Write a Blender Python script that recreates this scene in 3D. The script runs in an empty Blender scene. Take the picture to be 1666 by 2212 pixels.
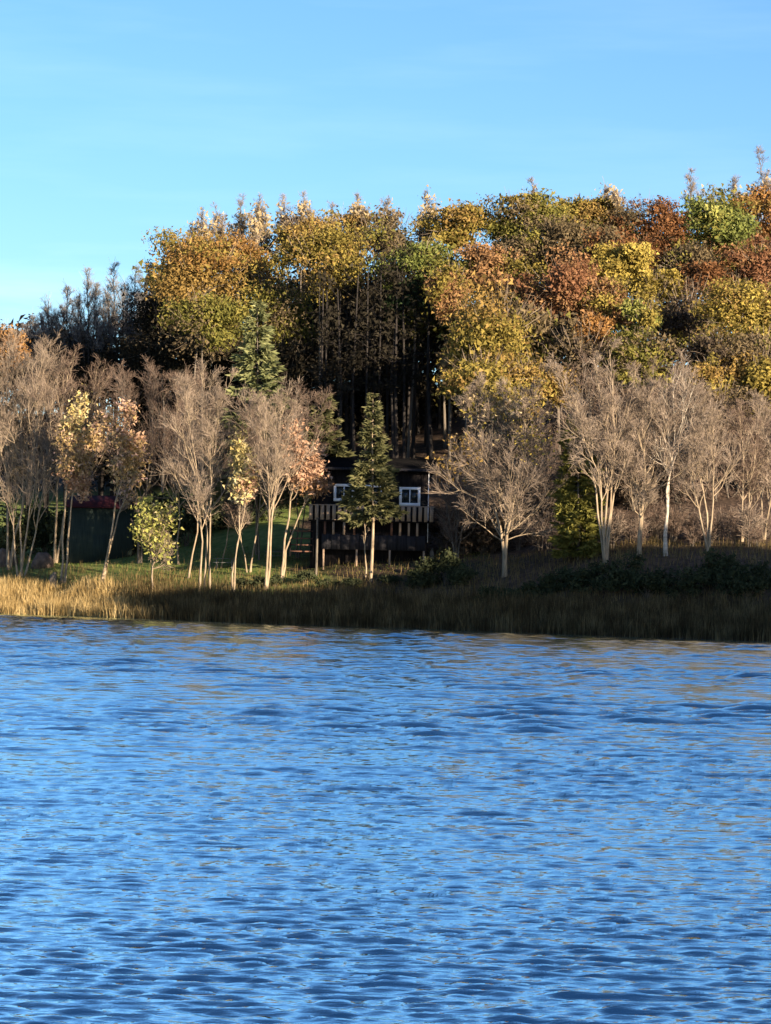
import bpy, math, random
import numpy as np
from mathutils import Matrix, Vector

# ------------------------------------------------------------------ camera, sky, sun, exposure
SC = bpy.context.scene
COL = SC.collection
CAM_H = 3.5                 # camera height above the lake, metres
FOC = 5760.0                # focal length in units of a 1666-wide picture
ROLL = math.radians(1.2)
HOR = 139.0                 # horizon below the picture centre, same units
cam_d = bpy.data.cameras.new('camera')
cam_d.sensor_fit = 'HORIZONTAL'; cam_d.sensor_width = 36.0
cam_d.lens = 36.0 * FOC / 1666.0
cam_d.clip_start = 0.5; cam_d.clip_end = 5000.0
cam = bpy.data.objects.new('camera', cam_d); COL.objects.link(cam)
cam.matrix_world = (Matrix.Translation((0, 0, CAM_H)) @ Matrix.Rotation(math.radians(90) + math.atan(HOR / FOC), 4, 'X')
                    @ Matrix.Rotation(ROLL, 4, 'Z'))
SC.camera = cam

SUN_AZ = math.radians(140.0)     # clockwise from +Y (the view direction): behind the camera, to the right
SUN_EL = math.radians(11.5)
world = bpy.data.worlds.new('World'); SC.world = world; world.use_nodes = True
wn = world.node_tree.nodes; wl = world.node_tree.links
sky = wn.new('ShaderNodeTexSky'); sky.sky_type = 'NISHITA'; sky.sun_disc = False
sky.sun_elevation = SUN_EL; sky.sun_rotation = SUN_AZ
sky.altitude = 200; sky.air_density = 1.0; sky.dust_density = 0.7; sky.ozone_density = 4.0
sat = wn.new('ShaderNodeHueSaturation'); sat.inputs['Saturation'].default_value = 1.08; sat.inputs['Hue'].default_value = 0.507
wl.new(sky.outputs[0], sat.inputs['Color'])
# thin streaks of high cloud low in the sky
wtc = wn.new('ShaderNodeTexCoord'); wmp = wn.new('ShaderNodeMapping'); wmp.inputs['Scale'].default_value = (5.0, 5.0, 42.0); wmp.inputs['Location'].default_value = (0.4, 0.0, 0.3)
wnz = wn.new('ShaderNodeTexNoise'); wnz.inputs['Scale'].default_value = 1.6; wnz.inputs['Detail'].default_value = 5.0; wnz.inputs['Roughness'].default_value = 0.55
wrp = wn.new('ShaderNodeValToRGB'); wrp.color_ramp.elements[0].position = 0.46; wrp.color_ramp.elements[1].position = 0.80
wrp.color_ramp.elements[1].color = (0.34, 0.34, 0.34, 1)
wsp = wn.new('ShaderNodeSeparateXYZ'); wmr = wn.new('ShaderNodeMapRange')
for k, v in ((1, 0.04), (2, 0.13), (3, 1.0), (4, 0.10)): wmr.inputs[k].default_value = v
wmu = wn.new('ShaderNodeMath'); wmu.operation = 'MULTIPLY'
wmx = wn.new('ShaderNodeMix'); wmx.data_type = 'RGBA'; wmx.inputs['B'].default_value = (9.0, 9.6, 10.2, 1)
wl.new(wtc.outputs['Generated'], wmp.inputs[0]); wl.new(wmp.outputs[0], wnz.inputs['Vector']); wl.new(wnz.outputs['Fac'], wrp.inputs[0])
wl.new(wtc.outputs['Generated'], wsp.inputs[0]); wl.new(wsp.outputs['Z'], wmr.inputs[0])
wl.new(wrp.outputs[0], wmu.inputs[0]); wl.new(wmr.outputs[0], wmu.inputs[1]); wl.new(wmu.outputs[0], wmx.inputs['Factor'])
wl.new(sat.outputs[0], wmx.inputs['A']); wl.new(wmx.outputs['Result'], wn['Background'].inputs[0])
wn['Background'].inputs[1].default_value = 0.07

sun_d = bpy.data.lights.new('sun', 'SUN'); sun_d.energy = 5.0; sun_d.angle = math.radians(0.5); sun_d.color = (1.0, 0.81, 0.58)
sun = bpy.data.objects.new('sun', sun_d); COL.objects.link(sun)
SDIR = Vector((math.sin(SUN_AZ) * math.cos(SUN_EL), math.cos(SUN_AZ) * math.cos(SUN_EL), math.sin(SUN_EL)))
sun.rotation_euler = SDIR.to_track_quat('Z', 'Y').to_euler()
sun.location = (60, -60, 40)

SC.view_settings.view_transform = 'Standard'; SC.view_settings.look = 'None'
SC.view_settings.exposure = 1.85; SC.view_settings.gamma = 1.0
SC.view_settings.use_curve_mapping = False
SC.cycles.max_bounces = 6; SC.cycles.diffuse_bounces = 3; SC.cycles.transmission_bounces = 3; SC.cycles.glossy_bounces = 3
SC.cycles.transparent_max_bounces = 4

# ------------------------------------------------------------------ helpers
def ray(px, py):
    dx, dy = px - 833.0, py - 1106.0
    c, s = math.cos(ROLL), math.sin(ROLL)
    return dx * c + dy * s, -dx * s + dy * c

def at(px, py, Y):
    """the world point seen at (px, py) of the 1666 x 2212 picture, Y metres away"""
    u, v = ray(px, py)
    return np.array([u / FOC * Y, Y, CAM_H + (HOR - v) / FOC * Y])

def smooth(x, a, b):
    t = np.clip((x - a) / (b - a), 0, 1)
    return t * t * (3 - 2 * t)

def noise2(x, y, seed=0):
    r = np.random.default_rng(seed + 77)
    out = 0.0
    for k in range(7):
        a = r.uniform(0, 6.283); f = r.uniform(0.5, 1.6)
        out = out + np.sin(f * (x * math.cos(a) + y * math.sin(a)) + r.uniform(0, 6.28)) / 7 * 2
    return out

def shore_y(x):
    return 184.1 - 0.78 * np.asarray(x, float) + 0.9 * np.sin(np.asarray(x, float) * 0.23 + 1.0) + 0.35 * np.sin(np.asarray(x, float) * 0.71)

def inland(x, y):
    return (np.asarray(y, float) - shore_y(x)) * 0.79

PD = np.array([-30, -6, 0, 2, 4.5, 8, 10, 16, 22, 30, 45, 62, 85, 130, 260.])
PZ = np.array([-4, -0.9, 0.0, 0.75, 1.75, 2.8, 3.5, 4.75, 5.7, 8.6, 15.0, 20.0, 24.0, 28.0, 30.0])
def ground(x, y):
    x = np.asarray(x, float); y = np.asarray(y, float)
    d = inland(x, y)
    z = np.interp(d, PD, PZ)
    z = z + 1.3 * smooth(x, 6, 19) * smooth(d, 4, 12)
    hill = np.maximum(0, np.interp(d, PD, PZ) - 5.7)
    z = z - hill * 0.30 * (1 - smooth(x, -34, -8))
    z = z + 0.12 * noise2(x * 0.5, y * 0.5, 3) * smooth(d, 0, 5) + 0.5 * noise2(x * 0.12, y * 0.12, 4) * smooth(d, 22, 40)
    return z

def link_mesh(name, V, F, mat, parent=None, smooth_=False):
    V = np.ascontiguousarray(V, dtype=np.float32).reshape(-1, 3)
    F = np.ascontiguousarray(F, dtype=np.int32)
    me = bpy.data.meshes.new(name)
    k = F.shape[1]
    me.vertices.add(len(V)); me.vertices.foreach_set('co', V.ravel())
    me.loops.add(F.size); me.loops.foreach_set('vertex_index', F.ravel())
    me.polygons.add(len(F))
    me.polygons.foreach_set('loop_start', np.arange(0, F.size, k, dtype=np.int32))
    me.update(calc_edges=True)
    if smooth_:
        me.polygons.foreach_set('use_smooth', np.ones(len(F), dtype=bool))
    me.materials.append(mat)
    return link_data(name, me, parent)

def link_data(name, me, parent=None):
    o = bpy.data.objects.new(name, me); COL.objects.link(o)
    if parent is not None: o.parent = parent
    return o

def empty(name, loc, label, cat, group=None):
    o = bpy.data.objects.new(name, None); COL.objects.link(o)
    o.location = [float(c) for c in loc]; o.empty_display_size = 0.3
    o['label'] = label; o['category'] = cat
    if group: o['group'] = group
    return o

class Geo:
    """collects quads"""
    def __init__(s): s.V = []; s.F = []; s.n = 0
    def add(s, V, F):
        V = np.asarray(V, float).reshape(-1, 3); F = np.asarray(F, int)
        s.V.append(V); s.F.append(F + s.n); s.n += len(V)
    def box(s, x0, x1, y0, y1, z0, z1):
        V = [(x0,y0,z0),(x1,y0,z0),(x1,y1,z0),(x0,y1,z0),(x0,y0,z1),(x1,y0,z1),(x1,y1,z1),(x0,y1,z1)]
        s.add(V, [(0,3,2,1),(4,5,6,7),(0,1,5,4),(1,2,6,5),(2,3,7,6),(3,0,4,7)])
        return s
    def tubes(s, P, R, S=4):
        V, F = tube(P, R, S); s.add(V, F); return s
    def build(s, name, mat, parent=None, smooth_=False, origin=(0,0,0)):
        V = np.concatenate(s.V) - np.asarray(origin, float)
        return link_mesh(name, V, np.concatenate(s.F), mat, parent, smooth_)

def norm(a):
    return a / np.maximum(np.linalg.norm(a, axis=-1, keepdims=True), 1e-9)

def tube(P, R, S):
    """P (N,K,3) polylines, R (N,K) radii -> verts, quads of N tapered tubes"""
    P = np.asarray(P, float); R = np.asarray(R, float)
    N, K, _ = P.shape
    T = np.gradient(P, axis=1); T = norm(T)
    ref = np.where(np.abs(T[:, :1, 2:3]) > 0.9, np.array([1., 0.13, 0.]), np.array([0.05, 0.1, 1.]))
    A = norm(np.cross(T, np.broadcast_to(ref, T.shape))); B = np.cross(T, A)
    ang = np.arange(S) * 2 * math.pi / S
    ring = A[:, :, None, :] * np.cos(ang)[None, None, :, None] + B[:, :, None, :] * np.sin(ang)[None, None, :, None]
    V = P[:, :, None, :] + ring * R[:, :, None, None]
    base = (np.arange(N)[:, None, None] * K + np.arange(K - 1)[None, :, None]) * S
    j = np.arange(S)[None, None, :]; j2 = (j + 1) % S
    F = np.stack([base + j, base + j2, base + S + j2, base + S + j], axis=-1).reshape(-1, 4)
    return V.reshape(-1, 3), F

def ribbon(rng, P, R):
    """the thinnest twigs: narrow flat strips, each turned its own way"""
    N, K, _ = P.shape
    T = norm(P[:, -1] - P[:, 0])
    W = norm(np.cross(T, norm(rng.normal(size=(N, 3)))))[:, None, :] * (R[:, :, None] * 1.15)
    V = np.stack([P - W, P + W], axis=2)
    b = (np.arange(N)[:, None] * K + np.arange(K - 1)[None, :]) * 2
    F = np.stack([b, b + 1, b + 3, b + 2], -1).reshape(-1, 4)
    return V.reshape(-1, 3), F

def resample(pts, K):
    pts = np.asarray(pts, float)
    L = np.concatenate([[0], np.cumsum(np.linalg.norm(np.diff(pts, axis=0), axis=1))])
    t = np.linspace(0, L[-1], K)
    return np.stack([np.interp(t, L, pts[:, i]) for i in range(3)], axis=1)

def along(P, idx, t):
    K = P.shape[1]
    f = t * (K - 1); i = np.minimum(f.astype(int), K - 2); w = (f - i)[:, None]
    a = P[idx, i]; b = P[idx, i + 1]
    return a * (1 - w) + b * w, norm(b - a)

def branches(rng, P, R, n, t0, t1, ang, length, K, up, wob, rad, tipr=0.006, lw=0.35, tipf=0.55, fan=0.0):
    """n side branches for each polyline of P. length: metres (array per parent or scalar)"""
    N = P.shape[0]
    idx = np.repeat(np.arange(N), n)
    M = len(idx)
    t = rng.uniform(t0, t1, M)
    p0, tan = along(P, idx, t)
    rp = R[idx, np.minimum((t * (R.shape[1] - 1)).astype(int), R.shape[1] - 1)]
    q = norm(np.cross(tan, norm(rng.normal(size=(M, 3)))))
    a = np.radians(rng.normal(ang, ang * 0.28, M) * (1 + fan * (0.55 - t)))[:, None]
    d = norm(tan * np.cos(a) + q * np.sin(a))
    ln = np.broadcast_to(np.asarray(length, float), (N,))[idx] * rng.uniform(1 - lw, 1 + lw, M) * (1.15 - tipf * t)
    pts = [p0]; step = (ln / (K - 1))[:, None]
    cur = d
    for k in range(K - 1):
        cur = norm(cur + np.array([0, 0, up]) + rng.normal(size=(M, 3)) * wob)
        pts.append(pts[-1] + cur * step)
    P2 = np.stack(pts, axis=1)
    r0 = np.minimum(rp * 0.75, rad)
    R2 = r0[:, None] * np.linspace(1, 0, K)[None, :] + tipr * np.linspace(0, 1, K)[None, :]
    return P2, np.maximum(R2, tipr), ln

def leaf_tris(rng, C, size, outward=None, bias=0.6, asp=0.55):
    """rhombic leaf sprays at points C"""
    M = len(C)
    nrm = norm(rng.normal(size=(M, 3)))
    if outward is not None: nrm = norm(nrm + outward * bias)
    u = norm(np.cross(nrm, norm(rng.normal(size=(M, 3))))); v = np.cross(nrm, u)
    s = size * rng.uniform(0.5, 1.4, M)[:, None]
    w = s * asp * rng.uniform(0.7, 1.2, M)[:, None]
    V = np.stack([C - u * s * 0.9 - v * w, C + u * s * 1.15, C - u * s * 0.25 + v * w * 1.3], axis=1)
    F = np.arange(M * 3).reshape(M, 3)
    return V.reshape(-1, 3), F

# ------------------------------------------------------------------ materials
MATS = {}
def new_mat(name):
    m = bpy.data.materials.new(name); m.use_nodes = True
    return m, m.node_tree.nodes, m.node_tree.links

def island_mat(name, cols, trans=0.35, rough=0.7, patch=0.0):
    """leaf / blade material: each leaf takes its own colour out of a ramp, with broad patches through the crown"""
    if name in MATS: return MATS[name]
    m, n, l = new_mat(name)
    out = n['Material Output']; n.remove(n['Principled BSDF'])
    geo = n.new('ShaderNodeNewGeometry'); ramp = n.new('ShaderNodeValToRGB')
    tc = n.new('ShaderNodeTexCoord'); nz = n.new('ShaderNodeTexNoise'); nz.inputs['Scale'].default_value = 0.8; nz.inputs['Detail'].default_value = 2.0
    mx = n.new('ShaderNodeMath'); mx.operation = 'MULTIPLY_ADD'; mx.inputs[1].default_value = 0.7
    sub = n.new('ShaderNodeMath'); sub.operation = 'MULTIPLY_ADD'; sub.inputs[1].default_value = 1.5; sub.inputs[2].default_value = -0.60
    l.new(tc.outputs['Object'], nz.inputs['Vector']); l.new(nz.outputs['Fac'], sub.inputs[0])
    l.new(geo.outputs['Random Per Island'], mx.inputs[0]); l.new(sub.outputs[0], mx.inputs[2])
    l.new(mx.outputs[0], ramp.inputs['Fac'])
    els = ramp.color_ramp.elements
    while len(els) < len(cols): els.new(0.5)
    for i, c in enumerate(cols):
        els[i].position = i / (len(cols) - 1); els[i].color = (*c, 1)
    dif = n.new('ShaderNodeBsdfDiffuse'); tr = n.new('ShaderNodeBsdfTranslucent'); mix = n.new('ShaderNodeMixShader')
    mix.inputs[0].default_value = trans
    l.new(ramp.outputs[0], dif.inputs[0]); l.new(ramp.outputs[0], tr.inputs[0])
    l.new(dif.outputs[0], mix.inputs[1]); l.new(tr.outputs[0], mix.inputs[2]); l.new(mix.outputs[0], out.inputs[0])
    MATS[name] = m
    return m

def noise_mat(name, c1, c2, scale=3.0, rough=0.8, stretch=(1, 1, 1), bump=0.0, detail=4.0, spec=0.2):
    if name in MATS: return MATS[name]
    m, n, l = new_mat(name)
    b = n['Principled BSDF']; b.inputs['Roughness'].default_value = rough
    b.inputs['Specular IOR Level'].default_value = spec
    tc = n.new('ShaderNodeTexCoord'); mp = n.new('ShaderNodeMapping'); mp.inputs['Scale'].default_value = stretch
    nz = n.new('ShaderNodeTexNoise'); nz.inputs['Scale'].default_value = scale; nz.inputs['Detail'].default_value = detail
    rp = n.new('ShaderNodeValToRGB'); rp.color_ramp.elements[0].position = 0.3; rp.color_ramp.elements[1].position = 0.7
    rp.color_ramp.elements[0].color = (*c1, 1); rp.color_ramp.elements[1].color = (*c2, 1)
    l.new(tc.outputs['Object'], mp.inputs[0]); l.new(mp.outputs[0], nz.inputs['Vector']); l.new(nz.outputs['Fac'], rp.inputs[0])
    l.new(rp.outputs[0], b.inputs['Base Color'])
    if bump:
        bp = n.new('ShaderNodeBump'); bp.inputs['Strength'].default_value = bump; bp.inputs['Distance'].default_value = 0.05
        l.new(nz.outputs['Fac'], bp.inputs['Height']); l.new(bp.outputs[0], b.inputs['Normal'])
    MATS[name] = m
    return m

BARK_PALE = noise_mat('bark_pale', (0.152, 0.114, 0.076), (0.314, 0.247, 0.171), 2.2, 0.85, (3, 3, 0.7), 0.6)
BARK_BIRCH = noise_mat('bark_birch', (0.22, 0.18, 0.14), (0.43, 0.38, 0.31), 1.6, 0.8, (1, 1, 2.5), 0.3)
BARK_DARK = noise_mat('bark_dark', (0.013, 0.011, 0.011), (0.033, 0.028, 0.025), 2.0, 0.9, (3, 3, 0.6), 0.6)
BARK_GREY = noise_mat('bark_grey', (0.072, 0.060, 0.048), (0.152, 0.128, 0.104), 2.0, 0.9, (3, 3, 0.6), 0.6)
TWIG_TAN = island_mat('twig_tan', [(0.115, 0.088, 0.068), (0.19, 0.148, 0.115), (0.27, 0.215, 0.17)], 0.0)
TWIG_MAUVE = island_mat('twig_mauve', [(0.076, 0.054, 0.043), (0.128, 0.092, 0.072), (0.178, 0.132, 0.106)], 0.0)
TWIG_GREY = island_mat('twig_grey', [(0.111, 0.102, 0.102), (0.187, 0.174, 0.170), (0.255, 0.238, 0.221)], 0.0)
PAL = {
 'gold':   [(0.17, 0.105, 0.025), (0.31, 0.195, 0.045), (0.46, 0.30, 0.075)],
 'amber':  [(0.18, 0.09, 0.022), (0.32, 0.17, 0.04), (0.47, 0.27, 0.07)],
 'olive':  [(0.14, 0.11, 0.02), (0.27, 0.21, 0.035), (0.40, 0.30, 0.05)],
 'moss':   [(0.10, 0.10, 0.02), (0.19, 0.18, 0.03), (0.34, 0.28, 0.05)],
 'yellow': [(0.28, 0.20, 0.03), (0.42, 0.32, 0.045), (0.58, 0.44, 0.08)],
 'orange': [(0.22, 0.10, 0.025), (0.37, 0.18, 0.045), (0.52, 0.29, 0.08)],
 'red':    [(0.14, 0.062, 0.03), (0.25, 0.11, 0.05), (0.36, 0.18, 0.085)],
 'russet': [(0.12, 0.055, 0.022), (0.22, 0.095, 0.035), (0.32, 0.15, 0.055)],
 'copper': [(0.22, 0.11, 0.045), (0.36, 0.19, 0.075), (0.47, 0.27, 0.11)],
 'green':  [(0.09, 0.11, 0.022), (0.18, 0.21, 0.04), (0.29, 0.32, 0.08)],
 'lime':   [(0.20, 0.22, 0.04), (0.36, 0.36, 0.07), (0.52, 0.47, 0.12)],
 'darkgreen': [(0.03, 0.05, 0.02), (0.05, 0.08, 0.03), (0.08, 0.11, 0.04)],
 'brown':  [(0.10, 0.075, 0.04), (0.17, 0.125, 0.065), (0.25, 0.185, 0.09)],
 'peach':  [(0.38, 0.20, 0.11), (0.55, 0.32, 0.19), (0.68, 0.44, 0.29)],
 'blossom': [(0.40, 0.27, 0.09), (0.56, 0.38, 0.16), (0.66, 0.42, 0.38)],
 'cream':  [(0.45, 0.34, 0.10), (0.62, 0.50, 0.18), (0.74, 0.64, 0.36)],
 'wisp':   [(0.34, 0.26, 0.13), (0.48, 0.36, 0.18), (0.58, 0.45, 0.26)],
 'spruce': [(0.11, 0.13, 0.05), (0.22, 0.24, 0.09), (0.36, 0.36, 0.15)],
 'pine':   [(0.06, 0.065, 0.026), (0.135, 0.138, 0.052), (0.26, 0.24, 0.10)],
 'cedar':  [(0.12, 0.12, 0.02), (0.22, 0.21, 0.035), (0.33, 0.30, 0.06)],
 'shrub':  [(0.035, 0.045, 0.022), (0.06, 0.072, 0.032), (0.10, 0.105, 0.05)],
 'thicket': [(0.07, 0.05, 0.035), (0.11, 0.08, 0.055), (0.16, 0.12, 0.08)],
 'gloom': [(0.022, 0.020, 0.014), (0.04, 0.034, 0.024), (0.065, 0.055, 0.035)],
}
TURN = {'gold': 'olive', 'amber': 'olive', 'olive': 'gold', 'moss': 'brown', 'yellow': 'olive', 'orange': 'copper', 'red': 'copper', 'russet': 'brown', 'copper': 'olive',
        'green': 'moss', 'lime': 'olive', 'brown': 'moss', 'thicket': 'brown'}
def leafmat(k):
    cols = []
    for c in PAL[k]:
        g = 0.3 * c[0] + 0.6 * c[1] + 0.1 * c[2]
        cols.append(tuple(0.74 * (0.88 * v + 0.12 * g) for v in c))
    return island_mat('leaves_' + k, cols, 0.3)

# ------------------------------------------------------------------ the setting: land, lake
def build_ground():
    xs = np.concatenate([np.linspace(-420, -60, 30)[:-1], np.linspace(-60, 60, 161), np.linspace(60, 420, 30)[1:]])
    ds = np.concatenate([np.linspace(-14, 26, 81), np.linspace(26, 90, 50)[1:], np.linspace(90, 900, 22)[1:]])
    X, D = np.meshgrid(xs, ds)
    Y = shore_y(X) + D / 0.79
    Z = ground(X, Y)
    V = np.stack([X, Y, Z], -1).reshape(-1, 3)
    nr, nc = X.shape
    i = (np.arange(nr - 1)[:, None] * nc + np.arange(nc - 1)[None, :])
    F = np.stack([i, i + 1, i + nc + 1, i + nc], -1).reshape(-1, 4)
    m, n, l = new_mat('earth')
    b = n['Principled BSDF']; b.inputs['Roughness'].default_value = 0.95; b.inputs['Specular IOR Level'].default_value = 0.1
    tc = n.new('ShaderNodeTexCoord')
    def nz(s, d=5.0):
        t = n.new('ShaderNodeTexNoise'); t.inputs['Scale'].default_value = s; t.inputs['Detail'].default_value = d
        l.new(tc.outputs['Object'], t.inputs['Vector']); return t
    def ramp(src, *st):
        r = n.new('ShaderNodeValToRGB'); e = r.color_ramp.elements
        while len(e) < len(st): e.new(0.5)
        for k, (p, c) in enumerate(st): e[k].position = p; e[k].color = (*c, 1)
        l.new(src, r.inputs[0]); return r
    lawn = ramp(nz(1.2).outputs['Fac'], (0.3, (0.075, 0.115, 0.030)), (0.55, (0.135, 0.170, 0.048)), (0.75, (0.229, 0.216, 0.081)))
    litter = ramp(nz(2.2).outputs['Fac'], (0.3, (0.036, 0.025, 0.019)), (0.55, (0.069, 0.047, 0.033)), (0.75, (0.114, 0.075, 0.051)))
    sep = n.new('ShaderNodeSeparateXYZ'); l.new(tc.outputs['Object'], sep.inputs[0])
    # lawn in front of the house and to its left; leaf litter under the trees
    ma = n.new('ShaderNodeMath'); ma.operation = 'MULTIPLY_ADD'; ma.inputs[1].default_value = 0.06; ma.inputs[2].default_value = 0.35
    l.new(sep.outputs['X'], ma.inputs[0])
    mb = n.new('ShaderNodeMath'); mb.operation = 'MULTIPLY_ADD'; mb.inputs[1].default_value = 1.3; l.new(nz(0.18, 3).outputs['Fac'], mb.inputs[0]); l.new(ma.outputs[0], mb.inputs[2])
    mc = n.new('ShaderNodeMath'); mc.operation = 'MULTIPLY_ADD'; mc.inputs[1].default_value = 0.16; mc.inputs[2].default_value = -1.15
    l.new(sep.outputs['Z'], mc.inputs[0])
    md = n.new('ShaderNodeMath'); md.operation = 'MAXIMUM'; l.new(mb.outputs[0], md.inputs[0]); l.new(mc.outputs[0], md.inputs[1])
    cr = ramp(md.outputs[0], (0.52, (0, 0, 0)), (0.72, (1, 1, 1)))
    mix = n.new('ShaderNodeMix'); mix.data_type = 'RGBA'
    l.new(cr.outputs[0], mix.inputs['Factor']); l.new(lawn.outputs[0], mix.inputs['A']); l.new(litter.outputs[0], mix.inputs['B'])
    l.new(mix.outputs['Result'], b.inputs['Base Color'])
    bp = n.new('ShaderNodeBump'); bp.inputs['Strength'].default_value = 0.8; bp.inputs['Distance'].default_value = 0.12
    l.new(nz(4.0).outputs['Fac'], bp.inputs['Height']); l.new(bp.outputs[0], b.inputs['Normal'])
    o = link_mesh('ground', V, F, m, None, True); o['kind'] = 'structure'
build_ground()

def water_mat():
    m, n, l = new_mat('lake_water')
    n.remove(n['Principled BSDF']); out = n['Material Output']
    body = n.new('ShaderNodeBsdfDiffuse'); body.inputs['Color'].default_value = (0.003, 0.017, 0.062, 1)
    gl = n.new('ShaderNodeBsdfGlossy'); gl.inputs['Color'].default_value = (0.85, 0.99, 0.94, 1); gl.inputs['Roughness'].default_value = 0.07
    fr = n.new('ShaderNodeFresnel'); fr.inputs['IOR'].default_value = 1.34
    ma = n.new('ShaderNodeMath'); ma.operation = 'MULTIPLY_ADD'; ma.inputs[1].default_value = 5.0; ma.inputs[2].default_value = -0.05; ma.use_clamp = True
    mix = n.new('ShaderNodeMixShader')
    tc = n.new('ShaderNodeTexCoord'); mp = n.new('ShaderNodeMapping'); mp.inputs['Scale'].default_value = (0.32, 1.0, 1.0)
    l.new(tc.outputs['Object'], mp.inputs[0])
    nz = n.new('ShaderNodeTexNoise'); nz.inputs['Scale'].default_value = 11.0; nz.inputs['Detail'].default_value = 3.0; nz.inputs['Roughness'].default_value = 0.6
    l.new(mp.outputs[0], nz.inputs['Vector'])
    bp = n.new('ShaderNodeBump'); bp.inputs['Strength'].default_value = 1.0; bp.inputs['Distance'].default_value = 0.010
    l.new(nz.outputs['Fac'], bp.inputs['Height'])
    # ripples too fine to model grow into a rougher sheet under the wind off the far shore
    sp = n.new('ShaderNodeSeparateXYZ'); mr = n.new('ShaderNodeMapRange'); l.new(tc.outputs['Object'], sp.inputs[0]); l.new(sp.outputs['Y'], mr.inputs[0])
    for k, v in ((1, 35.0), (2, 130.0), (3, 0.07), (4, 0.14)): mr.inputs[k].default_value = v
    l.new(mr.outputs[0], gl.inputs['Roughness'])
    for s in (body, gl, fr): l.new(bp.outputs[0], s.inputs['Normal'])
    l.new(fr.outputs[0], ma.inputs[0]); l.new(ma.outputs[0], mix.inputs[0])
    l.new(body.outputs[0], mix.inputs[1]); l.new(gl.outputs[0], mix.inputs[2]); l.new(mix.outputs[0], out.inputs[0])
    return m

SKEW = -0.5
def wave_height(X, Y):
    rng = np.random.default_rng(5)
    H = np.zeros_like(X)
    gust = 0.85 + 0.35 * noise2(X * 0.03, Y * 0.06, 21) + 0.28 * noise2(X * 0.22, Y * 0.22, 22)
    gust = np.clip(gust, 0.5, 1.5)
    lam = np.concatenate([np.exp(rng.uniform(math.log(0.13), math.log(0.40), 64)), np.exp(rng.uniform(math.log(0.85), math.log(1.9), 22))])
    for L in lam:
        th = rng.normal(math.radians(-94), math.radians(17))
        k = 2 * math.pi / L
        a = 0.0080 * L ** 1.0 if L < 0.8 else 0.0125 * L ** 0.95 * (0.12 + 0.80 * smooth(Y, 22, 80))
        ph = k * (X * math.cos(th) + Y * math.sin(th)) + rng.uniform(0, 6.28)
        H += a * np.sin(ph + SKEW * np.cos(ph))
    return H * gust

def build_lake():
    rows = [13.0]
    while rows[-1] < 214: rows.append(rows[-1] + 0.034 + 0.00155 * (rows[-1] - 13))
    Yr = np.array(rows); T = np.linspace(-0.185, 0.185, 245)
    Y, TT = np.meshgrid(Yr, T, indexing='ij'); X = TT * Y
    edge = smooth(np.abs(TT), 0.185, 0.178) * smooth(Y, 13, 14) * (0.12 + 0.88 * smooth(inland(X, Y), -2, -10))
    Z = wave_height(X, Y) * edge
    nr, nc = X.shape
    V = np.stack([X, Y, Z], -1).reshape(-1, 3)
    i = (np.arange(nr - 1)[:, None] * nc + np.arange(nc - 1)[None, :])
    F = np.stack([i, i + 1, i + nc + 1, i + nc], -1).reshape(-1, 4)
    # the rest of the lake around that stretch, level
    y0, y1 = Yr[0], Yr[-1]; t = 0.185
    B = np.array([(-t*y0, y0, 0), (t*y0, y0, 0), (t*y1, y1, 0), (-t*y1, y1, 0),
                  (-500, -120, 0), (500, -120, 0), (500, y1 + 40, 0), (-500, y1 + 500, 0)], float)
    off = len(V)
    FB = np.array([(4, 5, 1, 0), (5, 6, 2, 1), (6, 7, 3, 2), (7, 4, 0, 3)]) + off
    o = link_mesh('lake_water', np.concatenate([V, B]), np.concatenate([F, FB]), water_mat(), None, True)
    o['kind'] = 'structure'
build_lake()

# ------------------------------------------------------------------ tree builders
def on_ground(px, Y, py=1200.0):
    x = at(px, py, Y)[0]
    return np.array([x, Y, float(ground(x, Y))])

def stem_lines(rng, stems, Y, base, K=9, wob=0.022, depth=0.12):
    """stems: lists of picture points from the foot up; returns (N,K,3) world lines"""
    out = []
    for s in stems:
        pts = [at(px, py, Y) for px, py in s]
        if s[0][1] > 1e8: pass
        lean = rng.normal(0, depth)
        h0 = pts[0][2]
        pts = [p + np.array([0, (p[2] - h0) * lean, 0]) for p in pts]
        line = resample(pts, K)
        L = np.linalg.norm(line[-1] - line[0])
        jit = rng.normal(size=(K, 3)) * wob * L / K * 2.2; jit[0] = 0; jit[:, 2] *= 0.3
        out.append(line + jit)
    P = np.stack(out)
    return P

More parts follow.
